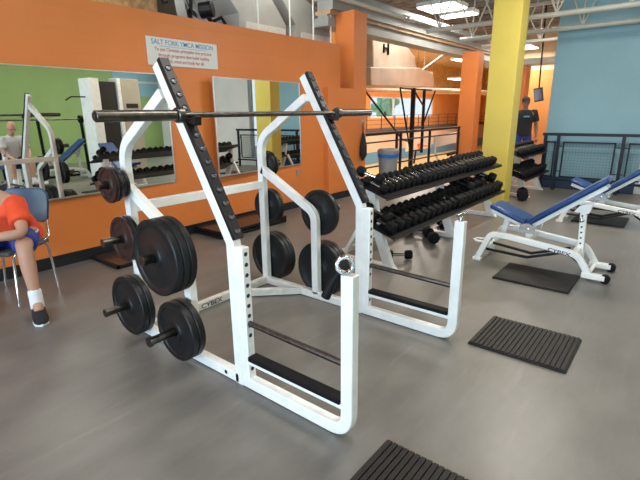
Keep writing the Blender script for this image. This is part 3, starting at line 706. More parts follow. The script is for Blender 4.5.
# on the floor
loose(3.84, 2.10, 0.050, (0, 0, R(37)), 'small dumbbell with chrome handle on the floor under the near rack', ('s', 1))
loose(4.66, 2.14, 0.067, (0, 0, R(-50)), 'black dumbbell on the floor under the rack, right of the pair', ('b', 1))
loose(4.80, 2.38, 0.058, (0, 0, R(37)), 'black dumbbell on the floor under the rack, left of the pair', ('b', 0))
loose(5.3, 2.30, 0.050, (0, 0, R(-55)), 'small black dumbbell on the floor behind the others under the rack', ('s', 1))
loose(7.88, 2.03, 0.094, (0, 0, R(-74)), 'large black dumbbell on the floor right beside the yellow column', ('b', 1)).scale = (1.4, 1.3, 1.4)

# ------------------------------------------------------------------ benches
def bench(dx, dy, label, rot=0.0, src=None):
    t = root('adjustable_bench', (4.5, 0.9, 0), label, 'weight bench')
    for x in (4.29, 4.66):
        part('side_rail', MB().ribbon([(1.47, 0.02), (1.36, 0.285), (1.20, 0.285), (0.60, 0.215), (0.50, 0.06)], x, x+0.045, 0.055, fillet=[0.07, 0.0, 0.14], nf=8), 'white', t, bevel=0.006)
        part('foot', MB().box(x-0.005, x+0.05, 0.37, 0.55, 0.022, 0.070), 'white', t, bevel=0.006)
        part('wheel', MB().cyl((x-0.002, 0.37, 0.040), (x+0.047, 0.37, 0.040), 0.039, n=24), 'rubber', t, bevel=0.004)
        part('front_foot', MB().box(x-0.01, x+0.055, 1.43, 1.51, 0.0, 0.03), 'white', t, bevel=0.005)
    for cb_ in (MB().cyl((4.31, 1.42, 0.13), (4.68, 1.42, 0.13), 0.018), MB().cyl((4.31, 0.50, 0.05), (4.68, 0.50, 0.05), 0.016), MB().box(4.31, 4.68, 0.60, 0.65, 0.19, 0.24), MB().box(4.31, 4.68, 1.02, 1.07, 0.24, 0.28)): part('cross_tube', cb_, 'white', t)
    part('linkage', MB().tube([(4.40, 1.42, 0.10), (4.40, 1.03, 0.085), (4.40, 0.70, 0.20), (4.40, 0.55, 0.09)], 0.014).tube([(4.56, 1.42, 0.13), (4.56, 1.03, 0.085), (4.56, 0.70, 0.20)], 0.014), 'black_metal', t, label='black steel adjusting linkage')
    part('support_post', MB().bar((4.5, 0.60, 0.10), (4.5, 0.63, 0.60), 0.06, 0.05), 'white', t, bevel=0.005)
    for k in range(6): part('post_hole', MB().cyl((4.469, 0.615+k*0.003, 0.28+k*0.05), (4.4705, 0.615+k*0.003, 0.28+k*0.05), 0.009, n=10), 'ink_dark', t)
    part('post_pin', MB().cyl((4.44, 0.625, 0.50), (4.56, 0.625, 0.50), 0.012).ball((4.43, 0.625, 0.50), 0.022), 'chrome', t)
    part('front_post', MB().bar((4.5, 1.29, 0.27), (4.5, 1.26, 0.47), 0.05, 0.05), 'white', t, bevel=0.005)
    part('hinge_post', MB().bar((4.5, 1.06, 0.27), (4.5, 1.03, 0.40), 0.06, 0.06), 'white', t, bevel=0.005)
    # seat
    def pad(a, b, w, th, nm):
        a = Vector(a); b = Vector(b); d = (b-a).normalized(); n2 = Vector((-d.y, d.x));
        if n2.y < 0: n2 = -n2
        mb = MB().prism([a+n2*0.03, b+n2*0.03, b+n2*(0.03+th), a+n2*(0.03+th)], 4.5-w/2, 4.5+w/2, 'x')
        return part(nm, mb, 'blue_vinyl', t, bevel=0.024)
    def under(a, b, nm):
        a = Vector(a); b = Vector(b); d = (b-a).normalized(); n2 = Vector((-d.y, d.x))
        if n2.y < 0: n2 = -n2
        m = MB()
        for x in (4.41, 4.56): m.prism([a-n2*0.01, b-n2*0.01, b+n2*0.03, a+n2*0.03], x, x+0.035, 'x')
        return part(nm, m, 'white', t, bevel=0.004)
    pad((1.43, 0.50), (1.09, 0.37), 0.30, 0.05, 'seat_pad'); under((1.41, 0.485), (1.05, 0.36), 'seat_frame')
    pad((1.02, 0.375), (0.43, 0.83), 0.30, 0.055, 'back_pad'); under((1.04, 0.365), (0.47, 0.80), 'back_frame')
    part('hinge_bracket', MB().prism([(1.12, 0.33), (0.98, 0.33), (0.97, 0.40), (1.04, 0.43), (1.11, 0.41)], 4.34, 4.36, 'x').prism([(1.12, 0.33), (0.98, 0.33), (0.97, 0.40), (1.04, 0.43), (1.11, 0.41)], 4.64, 4.66, 'x').cyl((4.33, 1.04, 0.37), (4.67, 1.04, 0.37), 0.012), 'chrome', t)
    part('back_bracket', MB().prism([(0.70, 0.56), (0.58, 0.56), (0.56, 0.66), (0.66, 0.62)], 4.455, 4.47, 'x').prism([(0.70, 0.56), (0.58, 0.56), (0.56, 0.66), (0.66, 0.62)], 4.53, 4.545, 'x'), 'white', t)
    part('pull_handle', MB().tube([(4.30, 1.40, 0.20), (4.29, 1.49, 0.20), (4.36, 1.54, 0.19), (4.42, 1.52, 0.19), (4.42, 1.40, 0.20)], 0.009), 'white', t)
    text_mesh('maker_lettering', 'CYBEX', 0.045, face_mtx((4.2885, 0.84, 0.215), (0, -0.993, -0.115), (0, -0.115, 0.993)), 'ink_dark', t, xs=1.35)
    return t
bn = bench(0, 0, 'white framed bench with blue pads raised at an incline, nearest one')
copy_thing(bn, (6.72, 0.61, 0), 0.0, 'white framed bench with blue pads farther back at the right edge, by the blue wall')

# ------------------------------------------------------------------ railings
def bars(pairs, r, n=8):
    m = MB()
    for a, b in pairs: m.cyl(a, b, r, n=n)
    return m
t = root('guard_railing', (9.3, 1.0, 0), 'black railing with wire mesh panels in front of the blue wall', 'railing')
xs = 9.22
posts = [2.08, 1.86, 0.86, -0.14]
for y in posts: part('post', MB().box(xs-0.025, xs+0.025, y-0.025, y+0.025, 0, 1.0), 'rail', t, bevel=0.003)
part('top_rail', MB().box(xs-0.028, xs+0.028, -0.2, 2.13, 0.985, 1.035), 'rail', t, bevel=0.004)
part('bottom_rail', MB().box(xs-0.02, xs+0.02, -0.2, 2.13, 0.17, 0.21), 'rail', t, bevel=0.003)
for (a, b) in ((2.06, 1.90), (1.78, 0.96), (0.78, -0.06)):
    m = MB().box(xs-0.012, xs+0.012, b, a, 0.86, 0.885).box(xs-0.012, xs+0.012, b, a, 0.24, 0.265).box(xs-0.012, xs+0.012, b, b+0.025, 0.24, 0.885).box(xs-0.012, xs+0.012, a-0.025, a, 0.24, 0.885)
    pf = part('panel_frame', m, 'rail', t)
    w_ = MB(); y = b+0.05
    while y < a-0.02: w_.cyl((xs, y, 0.26), (xs, y, 0.87), 0.0028, n=5); y += 0.05
    z = 0.30
    while z < 0.86: w_.cyl((xs+0.003, b, z), (xs+0.003, a, z), 0.0028, n=5); z += 0.05
    part('wire_mesh', w_, 'wire', pf)
    if a < 2:
        for (y2, y3) in ((a, a+0.08), (b-0.08, b)):
            for z2 in (0.35, 0.8): part('panel_tie', MB().cyl((xs, y2, z2), (xs, y3, z2), 0.008, n=8), 'rail', t)

t = root('balcony_railing', (9.3, WY, 0), 'black balcony railing between the orange columns above the gym', 'railing')
yr = WY+0.1
for x in (7.05, 8.45, 8.62, 10.0, 11.7): part('post', MB().box(x-0.022, x+0.022, yr-0.022, yr+0.022, 0, 1.03), 'rail', t)
part('top_rail', MB().box(6.98, 11.75, yr-0.025, yr+0.025, 1.0, 1.05), 'rail', t)
part('middle_rail', bars([((6.98, yr, 0.87), (11.75, yr, 0.87)), ((6.98, yr, 0.40), (11.75, yr, 0.40)), ((6.98, yr, 0.14), (11.75, yr, 0.14))], 0.016), 'rail', t)
t = root('track_railing', (35, 20.1, 0.06), 'thin dark railing along the far gym running track', 'railing')
for i in range(16): x = 22+2.2*i; part('post', MB().box(x-0.03, x+0.03, 20.1, 20.16, 0.06, 1.15), 'track', t)
part('rail', bars([((18, 20.13, 1.15), (58, 20.13, 1.15)), ((18, 20.13, 0.8), (58, 20.13, 0.8)), ((18, 20.13, 0.45), (58, 20.13, 0.45))], 0.02), 'track', t)

# basketball gear
t = root('basketball_backstop', (13.4, 7.0, -2.7), 'dark steel basketball backstop mast with diagonal braces in the gym', 'backstop')
part('mast', MB().cyl((13.35, 7.0, -2.68), (13.35, 7.0, 2.15), 0.075, n=14), 'black_metal', t)
part('rear_mast', MB().cyl((14.1, 7.0, 0.1), (14.1, 7.0, 2.15), 0.05, n=12), 'black_metal', t)
part('brace', bars([((10.65, 7.0, 1.96), (12.75, 7.0, 0.6)), ((12.5, 7.0, 2.12), (13.3, 7.0, 0.2)), ((14.1, 7.0, 1.6), (13.35, 7.0, 2.1)), ((14.1, 7.0, 1.0), (14.9, 7.0, 2.1)), ((12.75, 7.0, 0.6), (13.3, 7.0, 0.5))], 0.028), 'black_metal', t)
for za, xa, xb in ((2.12, 12.5, 14.6), (0.95, 13.35, 14.1), (0.2, 13.35, 14.1)): part('cross_arm', MB().cyl((xa, 7.0, za), (xb, 7.0, za), 0.03, n=10), 'black_metal', t)
t = root('side_backboard', (14.0, 6.0, 0.2), 'pale folded backboard with black padded edge behind the dumbbells', 'backboard')
part('board', MB().bar((12.9, 6.0, 0.55), (15.3, 6.05, 0.62), 0.05, 0.34), 'backboard', t, bevel=0.01)
part('padding', MB().bar((13.9, 5.98, 0.10), (15.1, 5.98, 0.14), 0.08, 0.10).bar((15.0, 5.98, 0.1), (15.0, 5.98, 0.95), 0.05, 0.07), 'rubber', t, bevel=0.015)
part('arm', MB().tube([(12.9, 5.98, 0.7), (12.95, 5.98, 0.25), (13.15, 5.98, 0.02), (13.5, 5.98, -0.1)], 0.03).cyl((13.1, 5.98, 0.0), (13.1, 5.98, -2.68), 0.05, n=10), 'white', t)
t = root('basketball_hoop', (34, 17, -2.7), 'far basketball hoop with white board and red rim', 'basketball hoop')
part('board', MB().box(31.6, 36.0, 17.0, 17.06, -1.55, -0.35), 'backboard', t)
part('rim', MB().lathe((33.8, 16.6, -1.25), (0, 0, 1), [(0, 0.36), (0, 0.42), (0.05, 0.42), (0.05, 0.36)], n=24).box(33.45, 34.15, 16.85, 16.99, -1.30, -1.05), 'hoop_red', t)
part('post', MB().cyl((33.8, 17.4, -2.68), (33.8, 17.2, -0.9), 0.08, n=10), 'black_metal', t)
t = root('gym_table', (12.2, 8.5, -2.7), 'white folding table standing on the court floor', 'table')
part('table_top', MB().box(16.2, 18.6, 9.6, 10.3, -1.98, -1.92), 'white', t)
for (x, y) in ((16.35, 9.7), (18.45, 9.7), (16.35, 10.2), (18.45, 10.2)): part('leg', MB().cyl((x, y, -2.7), (x, y, -1.98), 0.025, n=8), 'beam', t)

# trees outside the gym window
for i, x in enumerate((35.5, 40.5, 45.0)):
    t = root('garden_tree', (x, 27, -1), 'leafy green tree seen through the gym window, %s' % ['left', 'middle', 'right'][i], 'tree', 'trees outside the gym window')
    part('trunk', MB().tube([(x, 27, -3), (x+0.1, 27, 0), (x-0.1, 27, 1.6)], [0.25, 0.2, 0.12]), 'bark', t)
    m = MB(); rnd = random.Random(i)
    for k in range(26):
        m.ball((x+rnd.uniform(-1.5, 1.5), 27+rnd.uniform(-0.8, 0.8), 1.7+rnd.uniform(-0.8, 1.4)), rnd.uniform(0.25, 0.55), seg=8, rings=6)
    part('foliage', m, 'leaf', t, smooth=False)

# ------------------------------------------------------------------ bin, bag, TV
t = root('trash_can', (7.42, 4.36, 0), 'grey plastic trash can with blue liner beside the orange column', 'trash can')
m = MB().cyl((7.42, 4.36, 0.0), (7.42, 4.36, 0.76), 0.15, 0.19, n=28)
part('body', m, 'bin', t, bevel=0.01)
part('liner', MB().lathe((7.42, 4.36, 0.62), (0, 0, 1), [(0, 0.185), (0, 0.196), (0.065, 0.202), (0.065, 0.19)], n=28), 'bin_bag', t, label='blue liner folded over the rim')
part('lid', MB().lathe((7.42, 4.36, 0.685), (0, 0, 1), [(0, 0.12), (0, 0.198), (0.06, 0.205), (0.09, 0.18), (0.09, 0.12)], n=28), 'bin', t)
t = root('hanging_bag', (6.82, 4.53, 1.2), 'black drawstring bag hanging on the end of the orange wall', 'bag')
part('sack', MB().tube([(6.82, 4.535, 1.10), (6.82, 4.525, 1.02), (6.82, 4.52, 0.86), (6.81, 4.515, 0.70), (6.80, 4.525, 0.60)], [0.012, 0.035, 0.062, 0.065, 0.015], n=14), 'black_cloth', t)
part('cord', MB().tube([(6.80, 4.535, 1.10), (6.83, 4.545, 1.27), (6.84, 4.535, 1.10)], 0.006, n=6), 'black_cloth', t)
thing('wall_hook', MB().box(6.80, 6.87, 4.565, 4.585, 1.24, 1.31).cyl((6.835, 4.565, 1.27), (6.835, 4.53, 1.285), 0.006, n=8), 'alu', (6.83, 4.57, 1.27), 'small metal hook plate on the orange wall end holding the bag', 'hook')
thing('wall_outlet', MB().box(5.18, 5.24, WY-0.014, WY, 0.50, 0.60), 'alu', (5.21, WY, 0.55), 'small metal outlet plate low on the orange wall', 'outlet')
t = root('wall_television', (13.0, 3.2, 1.8), 'small dark television hanging from an arm beyond the yellow column', 'television')
part('case', MB().bar((12.95, 3.33, 1.80), (13.0, 3.12, 1.84), 0.06, 0.34), 'black_metal', t, bevel=0.01)
part('screen', MB().bar((12.915, 3.31, 1.80), (12.962, 3.14, 1.836), 0.004, 0.28), 'screen', t)
part('arm', MB().cyl((13.05, 3.25, 1.95), (13.05, 3.30, 3.93), 0.02, n=8), 'black_metal', t)
thing('hall_cabinet', MB().box(14.6, 15.3, 2.2, 3.0, 0.0, 1.3), 'beam_tan', (15, 2.6, 0), 'tan cabinet in the passage behind the standing man', 'cabinet', bevel=0.01)
t = root('exercise_bike', (12.9, 2.55, 0), 'white exercise machine behind the far dumbbell rack', 'exercise machine')
part('frame', MB().tube([(12.30, 2.55, 0.06), (13.00, 2.55, 0.10), (12.85, 2.55, 0.6), (12.45, 2.55, 0.95)], 0.04).tube([(12.85, 2.55, 0.5), (13.00, 2.55, 0.85)], 0.03).box(12.25, 12.35, 2.3, 2.8, 0, 0.06).box(12.95, 13.05, 2.3, 2.8, 0, 0.06), 'white', t)
part('seat', MB().ball((13.00, 2.55, 0.88), 0.14, 0.09, 0.04), 'rubber', t)
part('console', MB().box(12.35, 12.45, 2.45, 2.65, 0.92, 1.05).tube([(12.45, 2.35, 1.0), (12.50, 2.55, 0.95), (12.45, 2.75, 1.0)], 0.02), 'black_metal', t)

# ------------------------------------------------------------------ people
def skin_obj(name, pts, edges, rad, m, parent, sub=2, label=None, rootv=0):
    me = bpy.data.meshes.new(name); o0 = org(parent)
    me.from_pydata([Vector(p)-o0 for p in pts], edges, [])
    o = bpy.data.objects.new(name, me); COL.objects.link(o)
    sk = o.modifiers.new('skin', 'SKIN'); sk.use_smooth_shade = True
    sv = me.skin_vertices[0].data
    for i, r in enumerate(rad):
        sv[i].radius = (r, r) if not isinstance(r, tuple) else r
        sv[i].use_root = (i == rootv)
    ss = o.modifiers.new('sub', 'SUBSURF'); ss.levels = sub; ss.render_levels = sub
    bpy.context.view_layer.update()
    dg = bpy.context.evaluated_depsgraph_get(); me2 = bpy.data.meshes.new_from_object(o.evaluated_get(dg)); me2.name = name
    bpy.data.objects.remove(o)
    me2.materials.clear(); me2.materials.append(M[m])
    for p in me2.polygons: p.use_smooth = True
    o = bpy.data.objects.new(name, me2); COL.objects.link(o); o.parent = parent
    if label: o['label'] = label
    return o
def chain(path):
    return [(i, i+1) for i in range(len(path)-1)]
def V3(a): return Vector(a)
def lerp(a, b, t): return V3(a)*(1-t)+V3(b)*t

def loft(mb, rings, axis, n=24):
    R_ = []
    for (c, sd, w_, d_) in rings:
        sd = (sd-axis*sd.dot(axis)).normalized(); fd = axis.cross(sd)
        R_.append([mb.bm.verts.new(c+sd*math.cos(2*math.pi*k/n)*w_+fd*math.sin(2*math.pi*k/n)*d_) for k in range(n)])
    for i in range(len(R_)-1):
        for k in range(n): mb.bm.faces.new((R_[i][k], R_[i][(k+1) % n], R_[i+1][(k+1) % n], R_[i+1][k]))
    mb.bm.faces.new(R_[0][::-1]); mb.bm.faces.new(R_[-1])
def remesh_part(name, mb, m, parent):
    o = part(name, mb, m, parent)
    a = o.modifiers.new('r', 'REMESH'); a.mode = 'VOXEL'; a.voxel_size = 0.013; a.use_smooth_shade = True
    b = o.modifiers.new('s', 'SMOOTH'); b.iterations = 6; b.factor = 0.6
    bpy.context.view_layer.update()
    me = bpy.data.meshes.new_from_object(o.evaluated_get(bpy.context.evaluated_depsgraph_get()))
    o.modifiers.clear(); o.data = me; me.name = name
    for p in me.polygons: p.use_smooth = True
    return o
def person(J, look, label, skin, shirt, shorts, sock, shoe, hair, cap=None, long_pants=False, loc=None):
    """J: joints; look: unit vector the face points to"""
    t = root('person', loc or (J['pelvis'][0], J['pelvis'][1], 0), label, 'person')
    pts = []; rad = []; ed = []
    def add(p, r, prev=None):
        pts.append(V3(p)); rad.append(r)
        if prev is not None: ed.append((prev, len(pts)-1))
        return len(pts)-1
    pv = add(J['pelvis'], 0.125)
    wa = add(lerp(J['pelvis'], J['chest'], 0.5), 0.115, pv)
    ch = add(J['chest'], 0.135, wa)
    nb = add(J['neck'], 0.055, ch)
    look = V3(look).normalized(); upd = (V3(J['head'])-V3(J['neck'])).normalized()
    h0 = add(lerp(J['neck'], J['head'], 0.55), 0.058, nb)
    for s in ('L', 'R'):
        sh = add(J['shoulder'+s], 0.058, ch); md = add(lerp(J['shoulder'+s], J['elbow'+s], 0.5), 0.050, sh)
        el = add(J['elbow'+s], 0.040, md); fa = add(lerp(J['elbow'+s], J['wrist'+s], 0.35), 0.040, el); wr = add(J['wrist'+s], 0.026, fa)
        hd = V3(J['hand'+s]); dv = (hd-V3(J['wrist'+s])).normalized()
        pa = add(V3(J['wrist'+s])+dv*0.055, 0.032, wr)
        hp = add(J['hip'+s], 0.092, pv); th = add(lerp(J['hip'+s], J['knee'+s], 0.5), 0.078, hp); kn = add(J['knee'+s], 0.056, th)
        ca = add(lerp(J['knee'+s], J['ankle'+s], 0.32), 0.058, kn); sn = add(lerp(J['knee'+s], J['ankle'+s], 0.7), 0.042, ca); an = add(J['ankle'+s], 0.035, sn)
        add(lerp(J['ankle'+s], J['toe'+s], 0.5), 0.036, an)
    body = skin_obj('body', pts, ed, rad, skin, t)
    # head with a face, joined to the neck
    H = V3(J['head']); side = upd.cross(look).normalized(); fwd = side.cross(upd).normalized()
    rot = Matrix((side, fwd, upd)).transposed()
    hm = MB().ball(H+upd*0.02, 0.076, 0.095, 0.112, seg=28, rings=20, rot=rot)
    hm.ball(H+fwd*0.025-upd*0.065, 0.052, 0.06, 0.05, seg=20, rings=14, rot=rot)          # jaw
    hm.ball(H+fwd*0.098-upd*0.018, 0.011, 0.017, 0.022, seg=12, rings=8, rot=rot)         # nose
    for s_ in (-1, 1): hm.ball(H+side*0.078*s_-upd*0.008, 0.010, 0.02, 0.03, seg=12, rings=8, rot=rot)   # ears
    hm.cyl(V3(J['neck'])-upd*0.02, H-upd*0.03, 0.052, n=20)
    part('head', hm, skin, t)
    em = MB()
    for s_ in (-1, 1): em.ball(H+side*0.032*s_+fwd*0.086+upd*0.012, 0.010, 0.008, 0.007, seg=10, rings=8, rot=rot)
    part('eyes', em, 'eye', t)
    part('mouth', MB().ball(H+fwd*0.084-upd*0.060, 0.022, 0.006, 0.006, seg=12, rings=8, rot=rot), 'mouth', t)
    if hair: part('hair', MB().ball(H+upd*0.038-fwd*0.016, 0.082, 0.094, 0.100, seg=24, rings=16, rot=rot), hair, t)
    if cap:
        part('cap', MB().ball(H+upd*0.052-fwd*0.006, 0.086, 0.100, 0.085, seg=24, rings=16, rot=rot).ball(H+upd*0.05+fwd*0.115, 0.062, 0.055, 0.010, seg=18, rings=8, rot=rot), cap, t)
    # fingers
    for s in ('L', 'R'):
        wv = V3(J['wrist'+s]); dv = (V3(J['hand'+s])-wv).normalized()
        palmn = dv.cross(V3(J.get('palm'+s, (0, 0, 1)))).normalized(); dn = palmn.cross(dv).normalized()
        for k, ln in enumerate((0.068, 0.078, 0.072, 0.058)):
            b0 = wv+dv*0.075+palmn*(0.027-0.018*k)
            skin_obj('finger', [b0, b0+dv*ln*0.5-dn*0.008, b0+dv*ln*0.85-dn*0.03, b0+dv*ln-dn*0.052], chain(range(4)), [0.0095, 0.009, 0.008, 0.007], skin, body, 1)
        b0 = wv+dv*0.03+palmn*0.022
        skin_obj('thumb', [b0, b0+palmn*0.03+dv*0.025-dn*0.01, b0+palmn*0.038+dv*0.055-dn*0.025], chain(range(3)), [0.012, 0.010, 0.008], skin, body, 1)
    # clothes
    sdv = (V3(J['shoulderL'])-V3(J['shoulderR'])).normalized(); hdv = (V3(J['hipL'])-V3(J['hipR'])).normalized()
    P_, C_, N_ = V3(J['pelvis']), V3(J['chest']), V3(J['neck']); tv = (C_-P_).normalized()
    SM = (V3(J['shoulderL'])+V3(J['shoulderR']))/2
    mb = MB(); loft(mb, [(P_-tv*0.06, hdv, 0.185, 0.135), (lerp(P_, C_, 0.25), hdv, 0.178, 0.132), (lerp(P_, C_, 0.6), sdv, 0.180, 0.130), (C_, sdv, 0.195, 0.138), (lerp(C_, SM, 0.75), sdv, 0.190, 0.120), (SM+tv*0.055, sdv, 0.115, 0.085), (lerp(SM, N_, 0.75), sdv, 0.072, 0.068)], tv)
    for s in ('L', 'R'):
        a = V3(J['shoulder'+s]); e = lerp(a, J['elbow'+s], 0.68); mb.tube([lerp(a, SM, 0.3), a, lerp(a, e, 0.5), e], [0.07, 0.076, 0.074, 0.078], n=16)
    remesh_part('shirt', mb, shirt, t)
    mb = MB(); loft(mb, [(P_+tv*0.05, hdv, 0.172, 0.125), (P_-tv*0.03, hdv, 0.182, 0.135), ((V3(J['hipL'])+V3(J['hipR']))/2-tv*0.04, hdv, 0.175, 0.125)], tv)
    for s in ('L', 'R'):
        hp = V3(J['hip'+s]); kn = V3(J['knee'+s])
        if long_pants: mb.tube([hp, lerp(hp, kn, 0.5), kn, V3(J['ankle'+s])], [0.10, 0.095, 0.075, 0.06], n=16)
        else: mb.tube([hp, lerp(hp, kn, 0.4), lerp(hp, kn, 0.8)], [0.098, 0.092, 0.086], n=16)
    remesh_part('trousers' if long_pants else 'shorts', mb, shorts, t)
    for s in ('L', 'R'):
        an = V3(J['ankle'+s]); to = V3(J['toe'+s]); kn = V3(J['knee'+s])
        if sock: skin_obj('sock', [an+V3((0, 0, -0.075)), an, lerp(an, kn, 0.14), lerp(an, kn, 0.29)], chain(range(4)), [0.056, 0.052, 0.049, 0.056], sock, t, 1)
        d = V3((to.x-an.x, to.y-an.y, 0)).normalized(); g = V3((an.x, an.y, 0.0)); sd = V3((-d.y, d.x, 0))
        sm = MB(); sl = []
        for (u, hw, hh) in ((-0.080, 0.030, 0.10), (-0.055, 0.046, 0.135), (0.0, 0.050, 0.145), (0.05, 0.050, 0.11), (0.11, 0.053, 0.080), (0.165, 0.050, 0.062), (0.205, 0.030, 0.042)):
            c = g+d*u
            sl.append([sm.bm.verts.new(c+sd*(hw*a)+V3((0, 0, b))) for (a, b) in ((-1, 0.012), (-1.02, 0.03), (-0.75, hh*0.8), (0, hh), (0.75, hh*0.8), (1.02, 0.03), (1, 0.012))])
        for i in range(len(sl)-1):
            for k in range(7): sm.bm.faces.new((sl[i][k], sl[i][(k+1) % 7], sl[i+1][(k+1) % 7], sl[i+1][k]))
        sm.bm.faces.new(sl[0]); sm.bm.faces.new(sl[-1][::-1])
        so = part('shoe', sm, shoe, t)
        s2 = so.modifiers.new('s', 'SUBSURF'); s2.levels = 1; s2.render_levels = 1
        soles = MB(); pl = [g+d*u+sd*v for (u, v) in ((-0.08, -0.028), (0.0, -0.043), (0.10, -0.052), (0.17, -0.045), (0.205, 0), (0.17, 0.045), (0.10, 0.052), (0.0, 0.043), (-0.08, 0.028))]
        soles.prism([(p.x, p.y) for p in pl], 0.001, 0.02, 'z')
        part('sole', soles, 'white_cloth', so, bevel=0.004, label='white shoe sole')
    return t
M['mouth'] = mat('lip', (0.32, 0.10, 0.08), 0.5)

# seated person in the orange jersey, leaning forward on a chair against the wall
J = dict(pelvis=(1.17, 4.06, 0.56), chest=(1.035, 3.98, 0.80), neck=(0.93, 3.93, 0.93), head=(0.81, 3.87, 1.03),
         shoulderL=(1.12, 3.83, 0.81), elbowL=(1.06, 3.60, 0.635), wristL=(0.86, 3.68, 0.625), handL=(0.72, 3.74, 0.60),
         shoulderR=(0.94, 4.12, 0.82), elbowR=(0.84, 4.10, 0.65), wristR=(0.72, 3.90, 0.62), handR=(0.65, 3.78, 0.58),
         hipL=(1.18, 3.965, 0.535), kneeL=(1.045, 3.59, 0.54), ankleL=(1.045, 3.55, 0.12), toeL=(1.0, 3.38, 0.03),
         hipR=(1.10, 4.14, 0.535), kneeR=(0.76, 3.88, 0.54), ankleR=(0.78, 3.90, 0.12), toeR=(0.66, 3.78, 0.03))
pj = person(J, (-0.8, -0.25, -0.55), 'seated person in orange-red jersey and royal blue shorts leaning forward, at the left edge', 'skin', 'shirt', 'shorts', 'white_cloth', 'black_cloth', 'hair')
part('side_stripe', MB().tube([(1.245, 3.90, 0.575), (1.19, 3.80, 0.575), (1.145, 3.70, 0.575)], 0.014, n=8), 'white_cloth', pj)

def chair(label):
    t = root('stacking_chair', (1.10, 4.18, 0), label, 'chair')
    f = Vector((-0.85, -0.53, 0)).normalized(); s = Vector((0.53, -0.85, 0)).normalized(); c = Vector((1.10, 4.18, 0))
    P = lambda a, b, z: c+f*a+s*b+Vector((0, 0, z))
    m = MB(); nu, nv = 8, 8; grid = []
    for j in range(nv+1):
        row = []
        for i in range(nu+1):
            u = -1+2*i/nu; v = j/nv
            wdt = 0.225*(1-0.10*max(0, v-0.7)/0.3-0.06*(1-v)); zz = 0.57+0.28*v; aa = -0.225-0.055*v-0.035*(1-u*u)
            if j in (0, nv) and i in (0, nu): zz += 0.03 if j == 0 else -0.03
            row.append(P(aa, u*wdt, zz))
        grid.append(row)
    A = [[m.bm.verts.new(p) for p in r] for r in grid]; B = [[m.bm.verts.new(p-f*0.025) for p in r] for r in grid]
    for j in range(nv):
        for i in range(nu):
            m.bm.faces.new((A[j][i], A[j][i+1], A[j+1][i+1], A[j+1][i])); m.bm.faces.new((B[j][i], B[j+1][i], B[j+1][i+1], B[j][i+1]))
    for i in range(nu): m.bm.faces.new((A[0][i+1], A[0][i], B[0][i], B[0][i+1])); m.bm.faces.new((A[nv][i], A[nv][i+1], B[nv][i+1], B[nv][i]))
    for j in range(nv): m.bm.faces.new((A[j][0], A[j+1][0], B[j+1][0], B[j][0])); m.bm.faces.new((A[j+1][nu], A[j][nu], B[j][nu], B[j+1][nu]))
    part('backrest', m, 'blue_chair', t, bevel=0.008, label='blue backrest')
    m = MB(); pl = [P(a, b, 0) for (a, b) in ((0.22, -0.20), (0.23, 0), (0.22, 0.20), (0.0, 0.225), (-0.22, 0.21), (-0.22, -0.21), (0.0, -0.225))]
    m.prism([(p.x, p.y) for p in pl], 0.405, 0.445, 'z'); part('seat', m, 'grey_seat', t, bevel=0.015)
    for b in (-0.215, 0.215):
        part('leg', MB().tube([P(-0.16, b, 0.42), P(-0.18, b*1.02, 0.38), P(-0.17, b*1.18, 0.01)], 0.011), 'chrome', t)
        part('leg', MB().tube([P(0.16, b, 0.42), P(0.20, b*1.02, 0.38), P(0.25, b*1.08, 0.01)], 0.011), 'chrome', t)
        part('back_strut', MB().tube([P(-0.14, b*0.9, 0.42), P(-0.235, b*0.9, 0.46), P(-0.26, b*0.85, 0.62)], 0.011), 'chrome', t)
    return t
chair('blue-backed stacking chair with chrome legs under the seated person in orange')

# standing man beyond the yellow column
bx_, by_ = 11.0, 2.97
J = dict(pelvis=(bx_, by_, 0.93), chest=(bx_, by_, 1.27), neck=(bx_, by_, 1.47), head=(bx_-0.02, by_, 1.60),
         shoulderL=(bx_+0.13, by_-0.17, 1.39), elbowL=(bx_+0.17, by_-0.22, 1.10), wristL=(bx_+0.08, by_-0.26, 0.88), handL=(bx_+0.02, by_-0.28, 0.76),
         shoulderR=(bx_-0.13, by_+0.17, 1.39), elbowR=(bx_-0.17, by_+0.24, 1.10), wristR=(bx_-0.18, by_+0.22, 0.86), handR=(bx_-0.2, by_+0.2, 0.74),
         hipL=(bx_+0.06, by_-0.08, 0.90), kneeL=(bx_+0.07, by_-0.11, 0.50), ankleL=(bx_+0.08, by_-0.12, 0.10), toeL=(bx_-0.05, by_-0.22, 0.03),
         hipR=(bx_-0.06, by_+0.08, 0.90), kneeR=(bx_-0.07, by_+0.11, 0.50), ankleR=(bx_-0.07, by_+0.12, 0.10), toeR=(bx_-0.2, by_+0.03, 0.03))
pj = person(J, (-0.9, -0.4, 0.0), 'standing man in black T-shirt and dark cap beyond the yellow column', 'skin2', 'black_cloth', 'shorts', 'white_cloth', 'black_cloth', None, cap='black_cloth')
part('shirt_print', MB().ball((bx_-0.125, by_-0.07, 1.30), 0.02, 0.07, 0.022, rot=Matrix.Rotation(R(28), 3, 'Z')), 'ink_blue', pj)

